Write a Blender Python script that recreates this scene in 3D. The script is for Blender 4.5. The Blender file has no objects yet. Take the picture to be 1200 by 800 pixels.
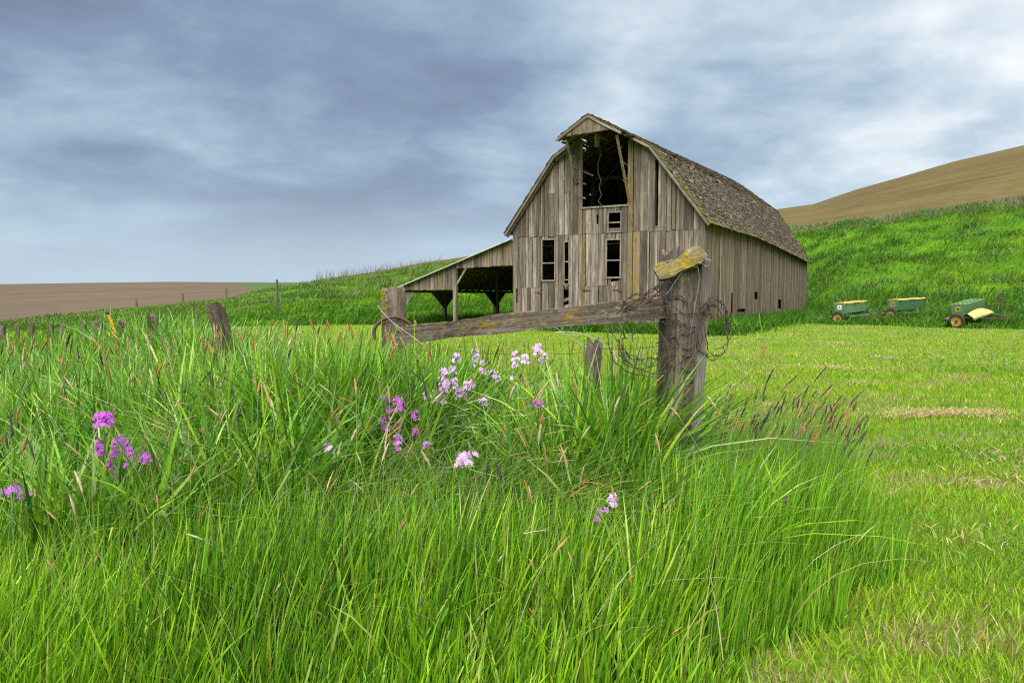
import bpy, math, random
import numpy as np
from mathutils import Vector, Matrix, Quaternion

R = math.radians
rng = np.random.default_rng(7)
rnd = random.Random(11)
scene = bpy.context.scene
col = scene.collection

# ------------------------------------------------------------------ camera
F_PX, HZ, CAM_H = 830.0, 345.0, 1.8
PITCH = math.atan((400 - HZ) / F_PX)
cd = bpy.data.cameras.new('camera'); cam = bpy.data.objects.new('camera', cd); col.objects.link(cam)
cam.location = (0, 0, CAM_H); cam.rotation_euler = (math.pi / 2 - PITCH, 0, 0)
cd.sensor_width = 36; cd.lens = 36 * F_PX / 1200; cd.clip_start = 0.05; cd.clip_end = 9000
scene.camera = cam

# ------------------------------------------------------------------ sky, sun, exposure
SUN_EL, SUN_AZ = R(58), R(190)          # azimuth clockwise from +Y: behind the camera, to its left
EXPO = 2.78
w = bpy.data.worlds.new('World'); scene.world = w; w.use_nodes = True
nt = w.node_tree; nt.nodes.clear()
def N(t, **kw):
    n = nt.nodes.new(t)
    for k, v in kw.items():
        setattr(n, k, v)
    return n
def L(a, b): nt.links.new(a, b)
out = N('ShaderNodeOutputWorld'); bg = N('ShaderNodeBackground'); L(bg.outputs[0], out.inputs[0])
sky = N('ShaderNodeTexSky', sky_type='NISHITA', sun_disc=False, sun_elevation=SUN_EL, sun_rotation=SUN_AZ)
sky.air_density = 1.0; sky.dust_density = 2.0
tc = N('ShaderNodeTexCoord'); sep = N('ShaderNodeSeparateXYZ'); L(tc.outputs['Generated'], sep.inputs[0])
def M(op, a, b=None, c=None, clamp=False):
    n = N('ShaderNodeMath', operation=op); n.use_clamp = clamp
    for i, v in enumerate((a, b, c)):
        if v is None: continue
        if isinstance(v, (int, float)): n.inputs[i].default_value = v
        else: L(v, n.inputs[i])
    return n.outputs[0]
zc = M('MAXIMUM', sep.outputs[2], 0.0)
den = M('ADD', zc, 0.28)
px = M('DIVIDE', sep.outputs[0], den); py = M('DIVIDE', sep.outputs[1], den)
cmb = N('ShaderNodeCombineXYZ'); L(px, cmb.inputs[0]); L(py, cmb.inputs[1])
def wnoise(scale, detail, rough, off, sx=1.0, sy=1.0, dist=0.0):
    mp = N('ShaderNodeMapping'); mp.inputs['Location'].default_value = off; mp.inputs['Scale'].default_value = (sx, sy, 1)
    mp.inputs['Rotation'].default_value = (0, 0, R(-14))
    L(cmb.outputs[0], mp.inputs[0])
    n = N('ShaderNodeTexNoise'); n.inputs['Scale'].default_value = scale; n.inputs['Detail'].default_value = detail
    n.inputs['Roughness'].default_value = rough; n.inputs['Distortion'].default_value = dist
    L(mp.outputs[0], n.inputs['Vector']); return n.outputs[0]
n1 = wnoise(0.75, 2, 0.4, (3.1, 1.7, 0), 0.9, 1.0, 0.2)
n2 = wnoise(2.2, 5, 0.52, (7.4, 2.2, 4), 0.85, 1.1, 0.25)
n3 = wnoise(6.5, 6, 0.58, (1.4, 9.2, 2), 0.95, 1.0, 0.2)
c = M('MULTIPLY_ADD', n1, 1.0, M('MULTIPLY', n2, 0.80))
c = M('MULTIPLY_ADD', n3, 0.24, c)
# the cloud deck thins towards +X
c = M('MULTIPLY_ADD', sep.outputs[0], 0.20, c)
mr = N('ShaderNodeMapRange'); L(c, mr.inputs[0]); mr.inputs[1].default_value = 0.70; mr.inputs[2].default_value = 1.36
ramp = N('ShaderNodeValToRGB'); L(mr.outputs[0], ramp.inputs[0])
els = ramp.color_ramp.elements
els[0].position = 0.0; els[0].color = (0.165, 0.205, 0.310, 1)
els[1].position = 1.0; els[1].color = (0.92, 0.93, 0.95, 1)
for p, cc in ((0.28, (0.225, 0.300, 0.43, 1)), (0.52, (0.345, 0.455, 0.57, 1)), (0.76, (0.575, 0.67, 0.745, 1))):
    e = els.new(p); e.color = cc
# low down the far deck goes pale and even
hz = N('ShaderNodeMapRange'); L(zc, hz.inputs[0]); hz.inputs[1].default_value = 0.0; hz.inputs[2].default_value = 0.19
hz.inputs[3].default_value = 0.88; hz.inputs[4].default_value = 0.0; hz.interpolation_type = 'SMOOTHSTEP'
mixh = N('ShaderNodeMix', data_type='RGBA'); L(hz.outputs[0], mixh.inputs[0]); L(ramp.outputs[0], mixh.inputs[6])
mixh.inputs[7].default_value = (0.50, 0.63, 0.74, 1)
# a little clear sky through the deck
mixs = N('ShaderNodeMix', data_type='RGBA'); mixs.inputs[0].default_value = 0.012
L(mixh.outputs[2], mixs.inputs[6]); L(sky.outputs[0], mixs.inputs[7])
L(mixs.outputs[2], bg.inputs[0]); bg.inputs[1].default_value = 0.156

sd = bpy.data.lights.new('sun', 'SUN'); sd.energy = 1.5; sd.angle = R(75); sd.color = (1.0, 0.965, 0.90)
sun = bpy.data.objects.new('sun', sd); col.objects.link(sun)
sdir = Vector((math.sin(SUN_AZ) * math.cos(SUN_EL), math.cos(SUN_AZ) * math.cos(SUN_EL), math.sin(SUN_EL)))
sun.rotation_euler = (-sdir).to_track_quat('-Z', 'Y').to_euler(); sun.location = sdir * 100
vs = scene.view_settings; vs.view_transform = 'Standard'; vs.look = 'None'; vs.gamma = 1.0; vs.exposure = EXPO
vs.use_curve_mapping = False
scene.cycles.use_denoising = False; scene.cycles.filter_width = 1.15
scene.cycles.max_bounces = 6; scene.cycles.diffuse_bounces = 3; scene.cycles.glossy_bounces = 2
scene.cycles.transmission_bounces = 4; scene.cycles.transparent_max_bounces = 6
scene.cycles.caustics_reflective = False; scene.cycles.caustics_refractive = False

# ------------------------------------------------------------------ geometry of the view (for measuring)
cP, sP = math.cos(PITCH), math.sin(PITCH)
def ray(x, y):
    a, b = (x - 600) / F_PX, (400 - y) / F_PX
    return Vector((a, cP + b * sP, -sP + b * cP))
def at(x, y, Y):
    d = ray(x, y); return Vector((0, 0, CAM_H)) + d * (Y / d.y)

# ------------------------------------------------------------------ noise in numpy
_perm = rng.random((256, 256))
def vnoise(x, y):
    x = np.asarray(x, float); y = np.asarray(y, float)
    xi = np.floor(x).astype(int); yi = np.floor(y).astype(int); fx = x - xi; fy = y - yi
    fx = fx * fx * (3 - 2 * fx); fy = fy * fy * (3 - 2 * fy)
    g = lambda i, j: _perm[i & 255, j & 255]
    return (g(xi, yi) * (1 - fx) + g(xi + 1, yi) * fx) * (1 - fy) + (g(xi, yi + 1) * (1 - fx) + g(xi + 1, yi + 1) * fx) * fy
def fbm(x, y, o=4):
    s = 0; a = .5; t = 0
    for k in range(o):
        s = s + a * vnoise(x * 2 ** k + 17 * k, y * 2 ** k + 31 * k); t += a; a *= .5
    return s / t

# ------------------------------------------------------------------ mesh builders
class MB:
    def __init__(s): s.v = []; s.f = []
    def add(s, vs, fs):
        o = len(s.v); s.v += [tuple(p) for p in vs]; s.f += [tuple(i + o for i in f) for f in fs]
    def hexa(s, p):   # 8 points: bottom ring then top ring
        s.add(p, [(3, 2, 1, 0), (4, 5, 6, 7), (0, 1, 5, 4), (1, 2, 6, 5), (2, 3, 7, 6), (3, 0, 4, 7)])
    def box(s, a, b):
        (x0, y0, z0), (x1, y1, z1) = a, b
        s.hexa([(x0, y0, z0), (x1, y0, z0), (x1, y1, z0), (x0, y1, z0), (x0, y0, z1), (x1, y0, z1), (x1, y1, z1), (x0, y1, z1)])
    def beam(s, p, q, wd, th, hint=(0, 0, 1)):
        p = Vector(p); q = Vector(q); d = (q - p).normalized(); h = Vector(hint)
        if abs(d.dot(h)) > .98: h = Vector((1, 0, 0))
        a = d.cross(h).normalized() * wd / 2; b = d.cross(a).normalized() * th / 2
        s.hexa([p - a - b, p + a - b, p + a + b, p - a + b, q - a - b, q + a - b, q + a + b, q - a + b])
    def prism(s, ring, d):
        n = len(ring); ring = [Vector(p) for p in ring]; d = Vector(d)
        s.add(ring + [p + d for p in ring], [tuple(range(n - 1, -1, -1)), tuple(range(n, 2 * n))] + [(i, (i + 1) % n, n + (i + 1) % n, n + i) for i in range(n)])
    def tube(s, pts, r, n=6, cap=True):
        pts = [Vector(p) for p in pts]; rs = r if isinstance(r, (list, tuple)) else [r] * len(pts)
        prev = None; rings = []
        for i, p in enumerate(pts):
            d = (pts[min(i + 1, len(pts) - 1)] - pts[max(i - 1, 0)]).normalized()
            if prev is None:
                a = d.orthogonal().normalized()
            else:
                a = prev - d * prev.dot(d)
                a = a.normalized() if a.length > 1e-6 else d.orthogonal().normalized()
            prev = a; b = d.cross(a)
            rings.append([p + (a * math.cos(2 * math.pi * k / n) + b * math.sin(2 * math.pi * k / n)) * rs[i] for k in range(n)])
        vs_ = [q for rg in rings for q in rg]; fs = []
        for i in range(len(rings) - 1):
            for k in range(n):
                fs.append((i * n + k, i * n + (k + 1) % n, (i + 1) * n + (k + 1) % n, (i + 1) * n + k))
        if cap: fs += [tuple(range(n - 1, -1, -1)), tuple(range((len(rings) - 1) * n, len(rings) * n))]
        s.add(vs_, fs)
    def lathe(s, prof, n, axis='y'):   # prof: (r, h)
        vs_ = []
        for r, h in prof:
            for k in range(n):
                a = 2 * math.pi * k / n; vs_.append((r * math.cos(a), h, r * math.sin(a)) if axis == 'y' else ((h, r * math.cos(a), r * math.sin(a)) if axis == 'x' else (r * math.cos(a), r * math.sin(a), h)))
        fs = []
        for i in range(len(prof) - 1):
            for k in range(n):
                fs.append((i * n + k, i * n + (k + 1) % n, (i + 1) * n + (k + 1) % n, (i + 1) * n + k))
        fs += [tuple(range(n - 1, -1, -1)), tuple(range((len(prof) - 1) * n, len(prof) * n))]
        s.add(vs_, fs)
    def mesh(s, name):
        me = bpy.data.meshes.new(name); me.from_pydata(s.v, [], s.f); me.update(); return me
    def build(s, name, mat, parent=None, loc=None, smooth=False):
        return link(name, s.mesh(name), mat, parent, loc, smooth)
def link(name, me, mat, parent=None, loc=None, smooth=False):
    if mat and not me.materials: me.materials.append(mat)
    o = bpy.data.objects.new(name, me); col.objects.link(o)
    if parent: o.parent = parent
    if loc is not None: o.location = loc
    if smooth: me.shade_smooth()
    return o
def tag(o, label=None, cat=None, group=None, kind=None):
    if label: o['label'] = label
    if cat: o['category'] = cat
    if group: o['group'] = group
    if kind: o['kind'] = kind
    return o
def empty(name, loc=(0, 0, 0), rz=0, parent=None):
    o = bpy.data.objects.new(name, None); col.objects.link(o); o.location = loc; o.rotation_euler = (0, 0, rz)
    o.empty_display_size = .2
    if parent: o.parent = parent
    return o
def big_mesh(name, verts, quads, tris, mat, colr=None, uv=None, smooth=False):
    """verts (n,3), quads (q,4), tris (t,3) as numpy arrays; per-vertex colour"""
    me = bpy.data.meshes.new(name); me.vertices.add(len(verts)); me.vertices.foreach_set('co', np.asarray(verts, np.float32).ravel())
    q = np.asarray(quads, np.int32).reshape(-1, 4); t = np.asarray(tris, np.int32).reshape(-1, 3)
    loops = np.concatenate([q.ravel(), t.ravel()]); me.loops.add(len(loops)); me.loops.foreach_set('vertex_index', loops)
    me.polygons.add(len(q) + len(t))
    st = np.concatenate([np.arange(len(q)) * 4, len(q) * 4 + np.arange(len(t)) * 3]).astype(np.int32)
    me.polygons.foreach_set('loop_start', st)
    me.polygons.foreach_set('use_smooth', np.full(len(q) + len(t), smooth))
    me.update(calc_edges=True); me.validate()
    if colr is not None:
        a = me.attributes.new('col', 'FLOAT_COLOR', 'POINT'); c4 = np.ones((len(verts), 4), np.float32); c4[:, :3] = colr
        a.data.foreach_set('color', c4.ravel())
    if uv is not None:
        a = me.attributes.new('gp', 'FLOAT2', 'POINT'); a.data.foreach_set('vector', np.asarray(uv, np.float32).ravel())
    return link(name, me, mat)

# ------------------------------------------------------------------ materials
class Mat:
    def __init__(s, name, rough=.8, spec=.3):
        s.m = bpy.data.materials.new(name); s.m.use_nodes = True; s.t = s.m.node_tree
        s.b = s.t.nodes['Principled BSDF']; s.b.inputs['Roughness'].default_value = rough
        s.b.inputs['Specular IOR Level'].default_value = spec; s.out = s.t.nodes['Material Output']
    def n(s, t, **kw):
        n = s.t.nodes.new(t)
        for k, v in kw.items(): setattr(n, k, v)
        return n
    def l(s, a, b): s.t.links.new(a, b)
    def co(s, kind='Object', scale=(1, 1, 1), rand=False, rot=(0, 0, 0)):
        tc = s.n('ShaderNodeTexCoord'); mp = s.n('ShaderNodeMapping'); mp.inputs['Scale'].default_value = scale; mp.inputs['Rotation'].default_value = rot
        s.l(tc.outputs[kind], mp.inputs[0])
        if rand:
            oi = s.n('ShaderNodeObjectInfo'); mu = s.math('MULTIPLY', oi.outputs['Random'], 57.0)
            cb = s.n('ShaderNodeCombineXYZ'); s.l(mu, cb.inputs[0]); s.l(mu, cb.inputs[1]); s.l(mu, cb.inputs[2]); s.l(cb.outputs[0], mp.inputs['Location'])
        return mp.outputs[0]
    def noise(s, vec, scale, detail=4, rough=.55, dist=0):
        n = s.n('ShaderNodeTexNoise'); n.inputs['Scale'].default_value = scale; n.inputs['Detail'].default_value = detail
        n.inputs['Roughness'].default_value = rough; n.inputs['Distortion'].default_value = dist
        if vec is not None: s.l(vec, n.inputs['Vector'])
        return n.outputs[0]
    def math(s, op, a, b=None, clamp=False):
        n = s.n('ShaderNodeMath', operation=op); n.use_clamp = clamp
        for i, v in enumerate((a, b)):
            if v is None: continue
            if isinstance(v, (int, float)): n.inputs[i].default_value = v
            else: s.l(v, n.inputs[i])
        return n.outputs[0]
    def rng(s, v, a, b, c=0., d=1.):
        n = s.n('ShaderNodeMapRange'); s.l(v, n.inputs[0])
        for i, q in enumerate((a, b, c, d)): n.inputs[i + 1].default_value = q
        return n.outputs[0]
    def ramp(s, v, stops):
        n = s.n('ShaderNodeValToRGB'); s.l(v, n.inputs[0]); e = n.color_ramp.elements
        e[0].position, e[0].color = stops[0][0], (*stops[0][1], 1); e[1].position, e[1].color = stops[-1][0], (*stops[-1][1], 1)
        for p, c_ in stops[1:-1]: q = e.new(p); q.color = (*c_, 1)
        return n.outputs[0]
    def mix(s, f, a, b, mode='MIX'):
        n = s.n('ShaderNodeMix', data_type='RGBA', blend_type=mode)
        for i, v in ((0, f), (6, a), (7, b)):
            if isinstance(v, (int, float)): n.inputs[i].default_value = v
            elif isinstance(v, tuple): n.inputs[i].default_value = (*v, 1)
            else: s.l(v, n.inputs[i])
        return n.outputs[2]
    def scale_col(s, c_, f):
        n = s.n('ShaderNodeVectorMath', operation='SCALE'); s.l(c_, n.inputs[0]); s.l(f, n.inputs['Scale']); return n.outputs[0]
    def bump(s, h, strength=.5, dist=.01):
        n = s.n('ShaderNodeBump'); n.inputs['Strength'].default_value = strength; n.inputs['Distance'].default_value = dist
        s.l(h, n.inputs['Height']); s.l(n.outputs[0], s.b.inputs['Normal'])
    def color(s, c_):
        if isinstance(c_, tuple): s.b.inputs['Base Color'].default_value = (*c_, 1)
        else: s.l(c_, s.b.inputs['Base Color'])

def wood(name, dark, mid, light, lichen=0.0, lich_col=(.40, .27, .02), vary=.55, axis=2, fine=1.0, coords='Object', warm=.0, speck=False):
    k = Mat(name, .88, .2); sc = [7., 7., 7.]; sc[axis] = .45
    v = k.co(coords, tuple(sc), True); sf = [70. * fine] * 3; sf[axis] = 2.2; vf = k.co(coords, tuple(sf), True)
    a = k.noise(v, 1.0, 5, .6, .6); b = k.noise(vf, 1.0, 3, .6)
    h = k.math('ADD', k.math('MULTIPLY', a, .62), k.math('MULTIPLY', b, .38))
    c_ = k.ramp(h, [(.34, dark), (.49, mid), (.65, light)])
    oi = k.n('ShaderNodeObjectInfo')
    f = k.rng(oi.outputs['Random'], 0, 1, 1 - vary / 2, 1 + vary / 2); c_ = k.scale_col(c_, f)
    # brown tint on some pieces
    r2 = k.math('FRACT', k.math('MULTIPLY', oi.outputs['Random'], 17.3))
    c_ = k.mix(k.math('MULTIPLY', r2, .35 + warm), c_, k.mix(.5, c_, (.17, .115, .06)))
    # knots and nail stains
    sk = [9., 9., 9.]; sk[axis] = 3.; kv = k.co(coords, tuple(sk), True); kn = k.rng(k.noise(kv, 1.0, 1, .4), .70, .78)
    c_ = k.mix(k.math('MULTIPLY', kn, .6), c_, (.045, .035, .028))
    if lichen > 0:
        sl = [14., 14., 14.]; sl[axis] = 5; lv = k.co(coords, tuple(sl), True)
        lm = k.rng(k.noise(lv, 1.0, 5, .7), .62 - .32 * lichen, .72 - .30 * lichen)
        c_ = k.mix(lm, c_, lich_col)
    if speck:
        ss = [55., 55., 55.]; ss[axis] = 22.; pv = k.co(coords, tuple(ss), True); pn = k.noise(pv, 1.0, 4, .75)
        c_ = k.mix(k.math('MULTIPLY', k.rng(pn, .58, .66), .7), c_, tuple(q * 1.25 for q in light)); c_ = k.mix(k.math('MULTIPLY', k.rng(pn, .44, .36), .75), c_, tuple(q * .55 for q in dark))
        h = k.math('ADD', h, k.math('MULTIPLY', pn, .5))
    k.color(c_); k.bump(h, .8, .008); return k.m

M_board = wood('weathered_board', (.034, .0265, .021), (.124, .102, .083), (.295, .256, .215), vary=.85)
M_boardL = wood('lichen_board', (.05, .04, .028), (.14, .117, .085), (.25, .215, .17), lichen=.42, lich_col=(.21, .13, .010))
M_boardB = wood('brown_board', (.034, .025, .019), (.112, .086, .064), (.230, .187, .143), vary=.75, warm=.25)
M_frame = wood('pale_frame_wood', (.085, .073, .06), (.180, .157, .13), (.285, .255, .217), vary=.25)
M_dark = wood('old_timber', (.045, .036, .03), (.10, .082, .066), (.17, .145, .12), vary=.3)
M_post = wood('split_post_wood', (.015, .011, .008), (.056, .043, .033), (.165, .140, .118), vary=.1, fine=1.6, speck=True)
M_post2 = wood('grey_tie_wood', (.036, .029, .024), (.086, .071, .059), (.160, .138, .118), vary=.3, fine=1.2, speck=True)
M_slab = wood('bleached_slab_wood', (.030, .025, .021), (.090, .077, .066), (.19, .172, .154), vary=.1, fine=1.3)
M_rail = wood('lichen_rail_wood', (.024, .019, .014), (.080, .064, .050), (.215, .188, .160), lichen=.27, lich_col=(.19, .125, .010), vary=.1, speck=True)
M_cap = wood('mossy_cap_wood', (.035, .03, .016), (.10, .085, .045), (.21, .185, .13), lichen=.40, lich_col=(.19, .135, .008), vary=.1, speck=True)

def attr_mat(name, rough=.7, spec=.25, transl=.0, noise_amt=0.0):
    k = Mat(name, rough, spec); a = k.n('ShaderNodeAttribute', attribute_name='col'); c_ = a.outputs['Color']
    k.color(c_)
    if transl > 0:
        tr = k.n('ShaderNodeBsdfTranslucent'); k.l(c_, tr.inputs[0]); mx = k.n('ShaderNodeMixShader'); mx.inputs[0].default_value = transl
        k.l(k.b.outputs[0], mx.inputs[1]); k.l(tr.outputs[0], mx.inputs[2]); k.l(mx.outputs[0], k.out.inputs[0])
    return k.m
M_grass = attr_mat('grass_blade', .42, .38, .30)
M_turf = attr_mat('turf_blade', .8, .08, .34)
M_petal = attr_mat('petal', .7, .2, .35)
M_head = attr_mat('seed_head', .9, .1)
M_shingle_base = Mat('cedar_shingle', .92, .15)
k = M_shingle_base; a_ = k.n('ShaderNodeAttribute', attribute_name='col')
v = k.co('Object', (1, 1, 1)); nz = k.noise(v, 14, 3, .6); k.color(k.scale_col(a_.outputs['Color'], k.rng(nz, .25, .75, .6, 1.4))); M_shingle = k.m

def plain(name, c_, rough=.6, spec=.4, metal=0, dirt=None, dscale=6., amt=.5):
    k = Mat(name, rough, spec); k.b.inputs['Metallic'].default_value = metal
    v = k.co('Object'); n_ = k.noise(v, dscale, 5, .65)
    base = k.mix(k.rng(n_, .4, .68), c_, dirt if dirt else tuple(q * .7 for q in c_)) if amt > 0 else c_
    if amt > 0:
        k2 = k.noise(v, dscale * 5, 3, .6); base = k.scale_col(base, k.rng(k2, .3, .7, 1 - amt * .4, 1 + amt * .3)); k.bump(n_, .15, .01)
    k.color(base); return k.m
M_tin = plain('zinc_roof_sheet', (.36, .375, .38), .45, .5, .3, (.24, .24, .23), 3)
M_edge = plain('bright_zinc_edge', (.55, .57, .58), .4, .5, .2, (.45, .46, .47), 3)
M_green = plain('faded_green_paint', (.060, .175, .068), .65, .25, 0, (.105, .145, .075), 5, .9)
M_green2 = plain('teal_green_paint', (.040, .165, .072), .65, .25, 0, (.085, .13, .07), 5, .9)
M_greenpale = plain('sunbleached_green_paint', (.14, .25, .105), .6, .3, 0, (.085, .18, .08), 3)
M_yellow = plain('faded_yellow_paint', (.40, .27, .035), .55, .35, 0, (.28, .19, .06), 5)
M_cream = plain('bleached_yellow_panel', (.52, .42, .15), .55, .35, 0, (.42, .26, .04), 3)
M_white = plain('white_decal', (.72, .72, .70), .6, .3, 0, (.6, .6, .58), 6)
M_rubber = plain('old_tyre_rubber', (.022, .022, .023), .85, .2, 0, (.05, .046, .04), 8)
M_iron = plain('rusty_iron', (.060, .042, .034), .8, .25, .2, (.12, .055, .03), 12)
M_wire = plain('rusty_wire', (.042, .029, .025), .8, .25, .1, (.085, .052, .038), 40)
M_galv = plain('galvanised_wire', (.25, .27, .29), .45, .5, .4, (.16, .175, .19), 30)
M_rope = plain('frayed_rope', (.055, .043, .04), .9, .1, 0, (.075, .06, .055), 30)
M_sign = plain('marker_yellow', (.66, .36, .010), .5, .4, 0, (.56, .29, .01), 10, .3)
M_black = plain('black_print', (.02, .02, .02), .6, .3, 0, (.03, .03, .03), 10, .2)
M_stem = plain('flower_stem_green', (.08, .17, .04), .6, .3, 0, (.06, .13, .03), 20)

# ground materials --------------------------------------------------
k = Mat('mown_lawn', .95, .1); v = k.co('Object'); vs_ = k.co('Object', (1, 3.2, 1), rot=(0, 0, R(8)))
big = k.noise(vs_, .30, 5, .6, .4); med = k.noise(v, 3.0, 5, .65); fine = k.noise(v, 34, 4, .7)
c_ = k.mix(k.rng(big, .33, .66), (.092, .190, .010), (.170, .255, .016))
c_ = k.mix(k.math('MULTIPLY', k.rng(med, .50, .70), .55), c_, (.26, .30, .03))
dry = k.math('MULTIPLY', k.rng(k.noise(vs_, .9, 6, .72), .60, .74), k.rng(med, .40, .60))
c_ = k.mix(k.math('MULTIPLY', dry, .75), c_, (.32, .24, .12))
c_ = k.mix(k.math('MULTIPLY', k.rng(k.noise(v, 19, 5, .7), .46, .60), .60), c_, (.115, .080, .035)); c_ = k.scale_col(c_, k.rng(fine, .25, .75, .5, 1.5)); k.color(c_); k.bump(fine, 1.0, .05); M_lawn = k.m

k = Mat('grassy_bank', .95, .1); v = k.co('Object'); vb = k.co('Object', (1, 1, 2.5))
a1 = k.noise(vb, .16, 5, .6, .5); a2 = k.noise(v, 1.1, 6, .7); a3 = k.noise(v, 7, 4, .7)
c_ = k.mix(k.rng(a1, .35, .65), (.040, .115, .004), (.085, .180, .006))
c_ = k.mix(k.math('MULTIPLY', k.rng(a2, .52, .70), .6), c_, (.024, .075, .006))
c_ = k.scale_col(c_, k.rng(a3, .25, .75, .6, 1.4)); k.color(c_); k.bump(a2, 1.0, .4); M_bank = k.m

k = Mat('dry_earth_verge', .95, .1); v = k.co('Object'); a2 = k.noise(v, .8, 6, .7); a3 = k.noise(v, 5, 4, .7)
c_ = k.mix(k.rng(a2, .42, .58), (.085, .055, .036), (.075, .10, .028)); c_ = k.scale_col(c_, k.rng(a3, .25, .75, .6, 1.4)); k.color(c_); k.bump(a3, 1, .2); M_verge = k.m

def field_mat(name, c1, c2, c3, rows, band):
    k = Mat(name, .97, .05); g = k.n('ShaderNodeAttribute', attribute_name='gp'); mp = k.n('ShaderNodeMapping'); k.l(g.outputs['Vector'], mp.inputs[0])
    mp.inputs['Scale'].default_value = (3.0, rows, 1)
    r1 = k.noise(mp.outputs[0], 1.0, 4, .65); mp2 = k.n('ShaderNodeMapping'); k.l(g.outputs['Vector'], mp2.inputs[0]); mp2.inputs['Scale'].default_value = (9.0, band, 1)
    r2 = k.noise(mp2.outputs[0], 1.0, 5, .6, .4); v = k.co('Object'); r3 = k.noise(v, .7, 5, .7)
    c_ = k.mix(k.rng(r2, .35, .65), c1, c2); c_ = k.mix(k.math('MULTIPLY', k.rng(r1, .50, .66), .55), c_, c3)
    c_ = k.scale_col(c_, k.rng(r3, .25, .75, .82, 1.18)); c_ = k.scale_col(c_, k.rng(r1, .3, .7, .74, 1.26)); k.color(c_); return k
M_field = field_mat('ploughed_soil_with_sprouts', (.078, .061, .026), (.100, .075, .033), (.062, .068, .014), 34, 8).m
kf = field_mat('far_ploughed_soil', (.086, .063, .044), (.100, .075, .051), (.068, .062, .036), 36, 8)
a_ = kf.n('ShaderNodeAttribute', attribute_name='col'); sp = kf.n('ShaderNodeSeparateColor'); kf.l(a_.outputs['Color'], sp.inputs[0])
prev = kf.b.inputs['Base Color'].links[0].from_socket
kf.color(kf.mix(sp.outputs[0], prev, (.058, .090, .034))); M_far = kf.m

# ------------------------------------------------------------------ terrain
# measured profile per direction: toe of the bank, its crest, the earth verge, the field's crest, the dip behind, the far crest
PX = np.array([-250, 0, 100, 200, 266, 312, 376, 440, 505, 577, 600, 700, 800, 905, 950, 1000, 1050, 1112, 1200, 1450], float)
D1 = np.array([43, 43, 43, 43, 43, 43, 43, 43, 44, 52, 60, 68, 72, 72, 63, 49, 46, 45, 45, 45], float)
Z0 = np.array([-.6, -.5, -.3, -.1, 0, 0, 0, 0, 0, 0, 0, 0, 0, 0, 0, 0, 0, 0, 0, 0.])
Y1 = np.array([380, 377, 366, 357, 350, 340, 329, 321, 311, 303, 300, 290, 280, 273, 268, 262, 256, 249, 236, 200], float)
D2 = np.array([60, 60, 64, 70, 75, 80, 85, 90, 95, 98, 100, 100, 100, 103, 103, 100, 100, 100, 100, 100], float)
Y2 = np.array([379.6, 376.6, 365.6, 356.6, 349.6, 339.5, 328.6, 320.5, 310.3, 301, 298, 286, 275, 267, 262, 255.5, 248.5, 240.5, 227.5, 190], float)
D3 = D2 + np.array([.6, .6, .6, .6, .6, .6, .6, .8, 1.2, 3, 3, 3, 3, 3, 4, 4, 4, 4, 4, 4])
Y3 = np.array([379.2, 376.2, 365.2, 356.2, 349.2, 339, 328.2, 318.6, 307.3, 297, 293, 276, 259, 247, 241, 224, 210, 192, 172, 120], float)
D4 = np.array([64, 64, 68, 74, 79, 84, 90, 112, 130, 140, 145, 150, 158, 165, 168, 175, 180, 186, 192, 205], float)
Y4 = np.array([358, 355, 351, 347, 344, 337, 334, 340, 340, 340, 330, 330, 320, 310, 300, 290, 280, 270, 250, 230], float)
D5 = np.where(PX < 300, 150., 260.)
Y5 = np.array([334, 333, 331.5, 330.3, 330.8, 331, 331, 331, 331, 331, 331, 331, 331, 331, 331, 331, 331, 331, 331, 331.])
def el(xp, yp):
    a = (xp - 600) / F_PX; b = (400 - yp) / F_PX; dy = cP + b * sP; dz = -sP + b * cP
    return np.arctan2(a, dy), dz / np.hypot(a, dy)
AZ = el(PX, np.full_like(PX, HZ))[0]
def ztab(Y, D): return CAM_H + el(PX, Y)[1] * D
CD = [D1, D2, D3, D4, D5, np.full_like(PX, 600.), np.full_like(PX, 4000.)]
CZ = [Z0, ztab(Y1, D2), ztab(Y2, D3), ztab(Y3, D4), ztab(Y4, D5), ztab(Y5, CD[5]), np.full_like(PX, -60.)]
ext = np.array([-3.15, -1.9, -1.1]); ext2 = np.array([1.2, 2.0, 3.15])
AZX = np.concatenate([ext, AZ, ext2])
for i in range(7):
    l0, r0 = CD[i][0], CD[i][-1]; base = [45, 60, 62, 70, 150, 600, 4000][i]; zb = [0, 1, 1.2, 1.5, 0, 7, -60][i]
    CD[i] = np.concatenate([[base, base, l0], CD[i], [r0, base, base]])
    CZ[i] = np.concatenate([[zb, zb, CZ[i][0]], CZ[i], [CZ[i][-1] * .8, zb, zb]])
FENCE = np.array([(3.2, 5.2), (1.04, 4.6), (-1.0, 6.0), (-2.9, 7.2), (-5.6, 11), (-10.9, 18), (-20, 28), (-34, 42)])
def seg_dist(x, y, pts=FENCE):
    best = np.full(np.shape(x), 1e9)
    side = np.zeros(np.shape(x))
    for (ax, ay), (bx, by) in zip(pts[:-1], pts[1:]):
        dx, dy = bx - ax, by - ay; l2 = dx * dx + dy * dy
        t = np.clip(((x - ax) * dx + (y - ay) * dy) / l2, 0, 1); d = np.hypot(x - ax - t * dx, y - ay - t * dy)
        s_ = np.sign(dx * (y - ay) - dy * (x - ax)); upd = d < best
        side = np.where(upd, s_, side); best = np.where(upd, d, best)
    return best, side        # side < 0: beyond the fence
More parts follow.
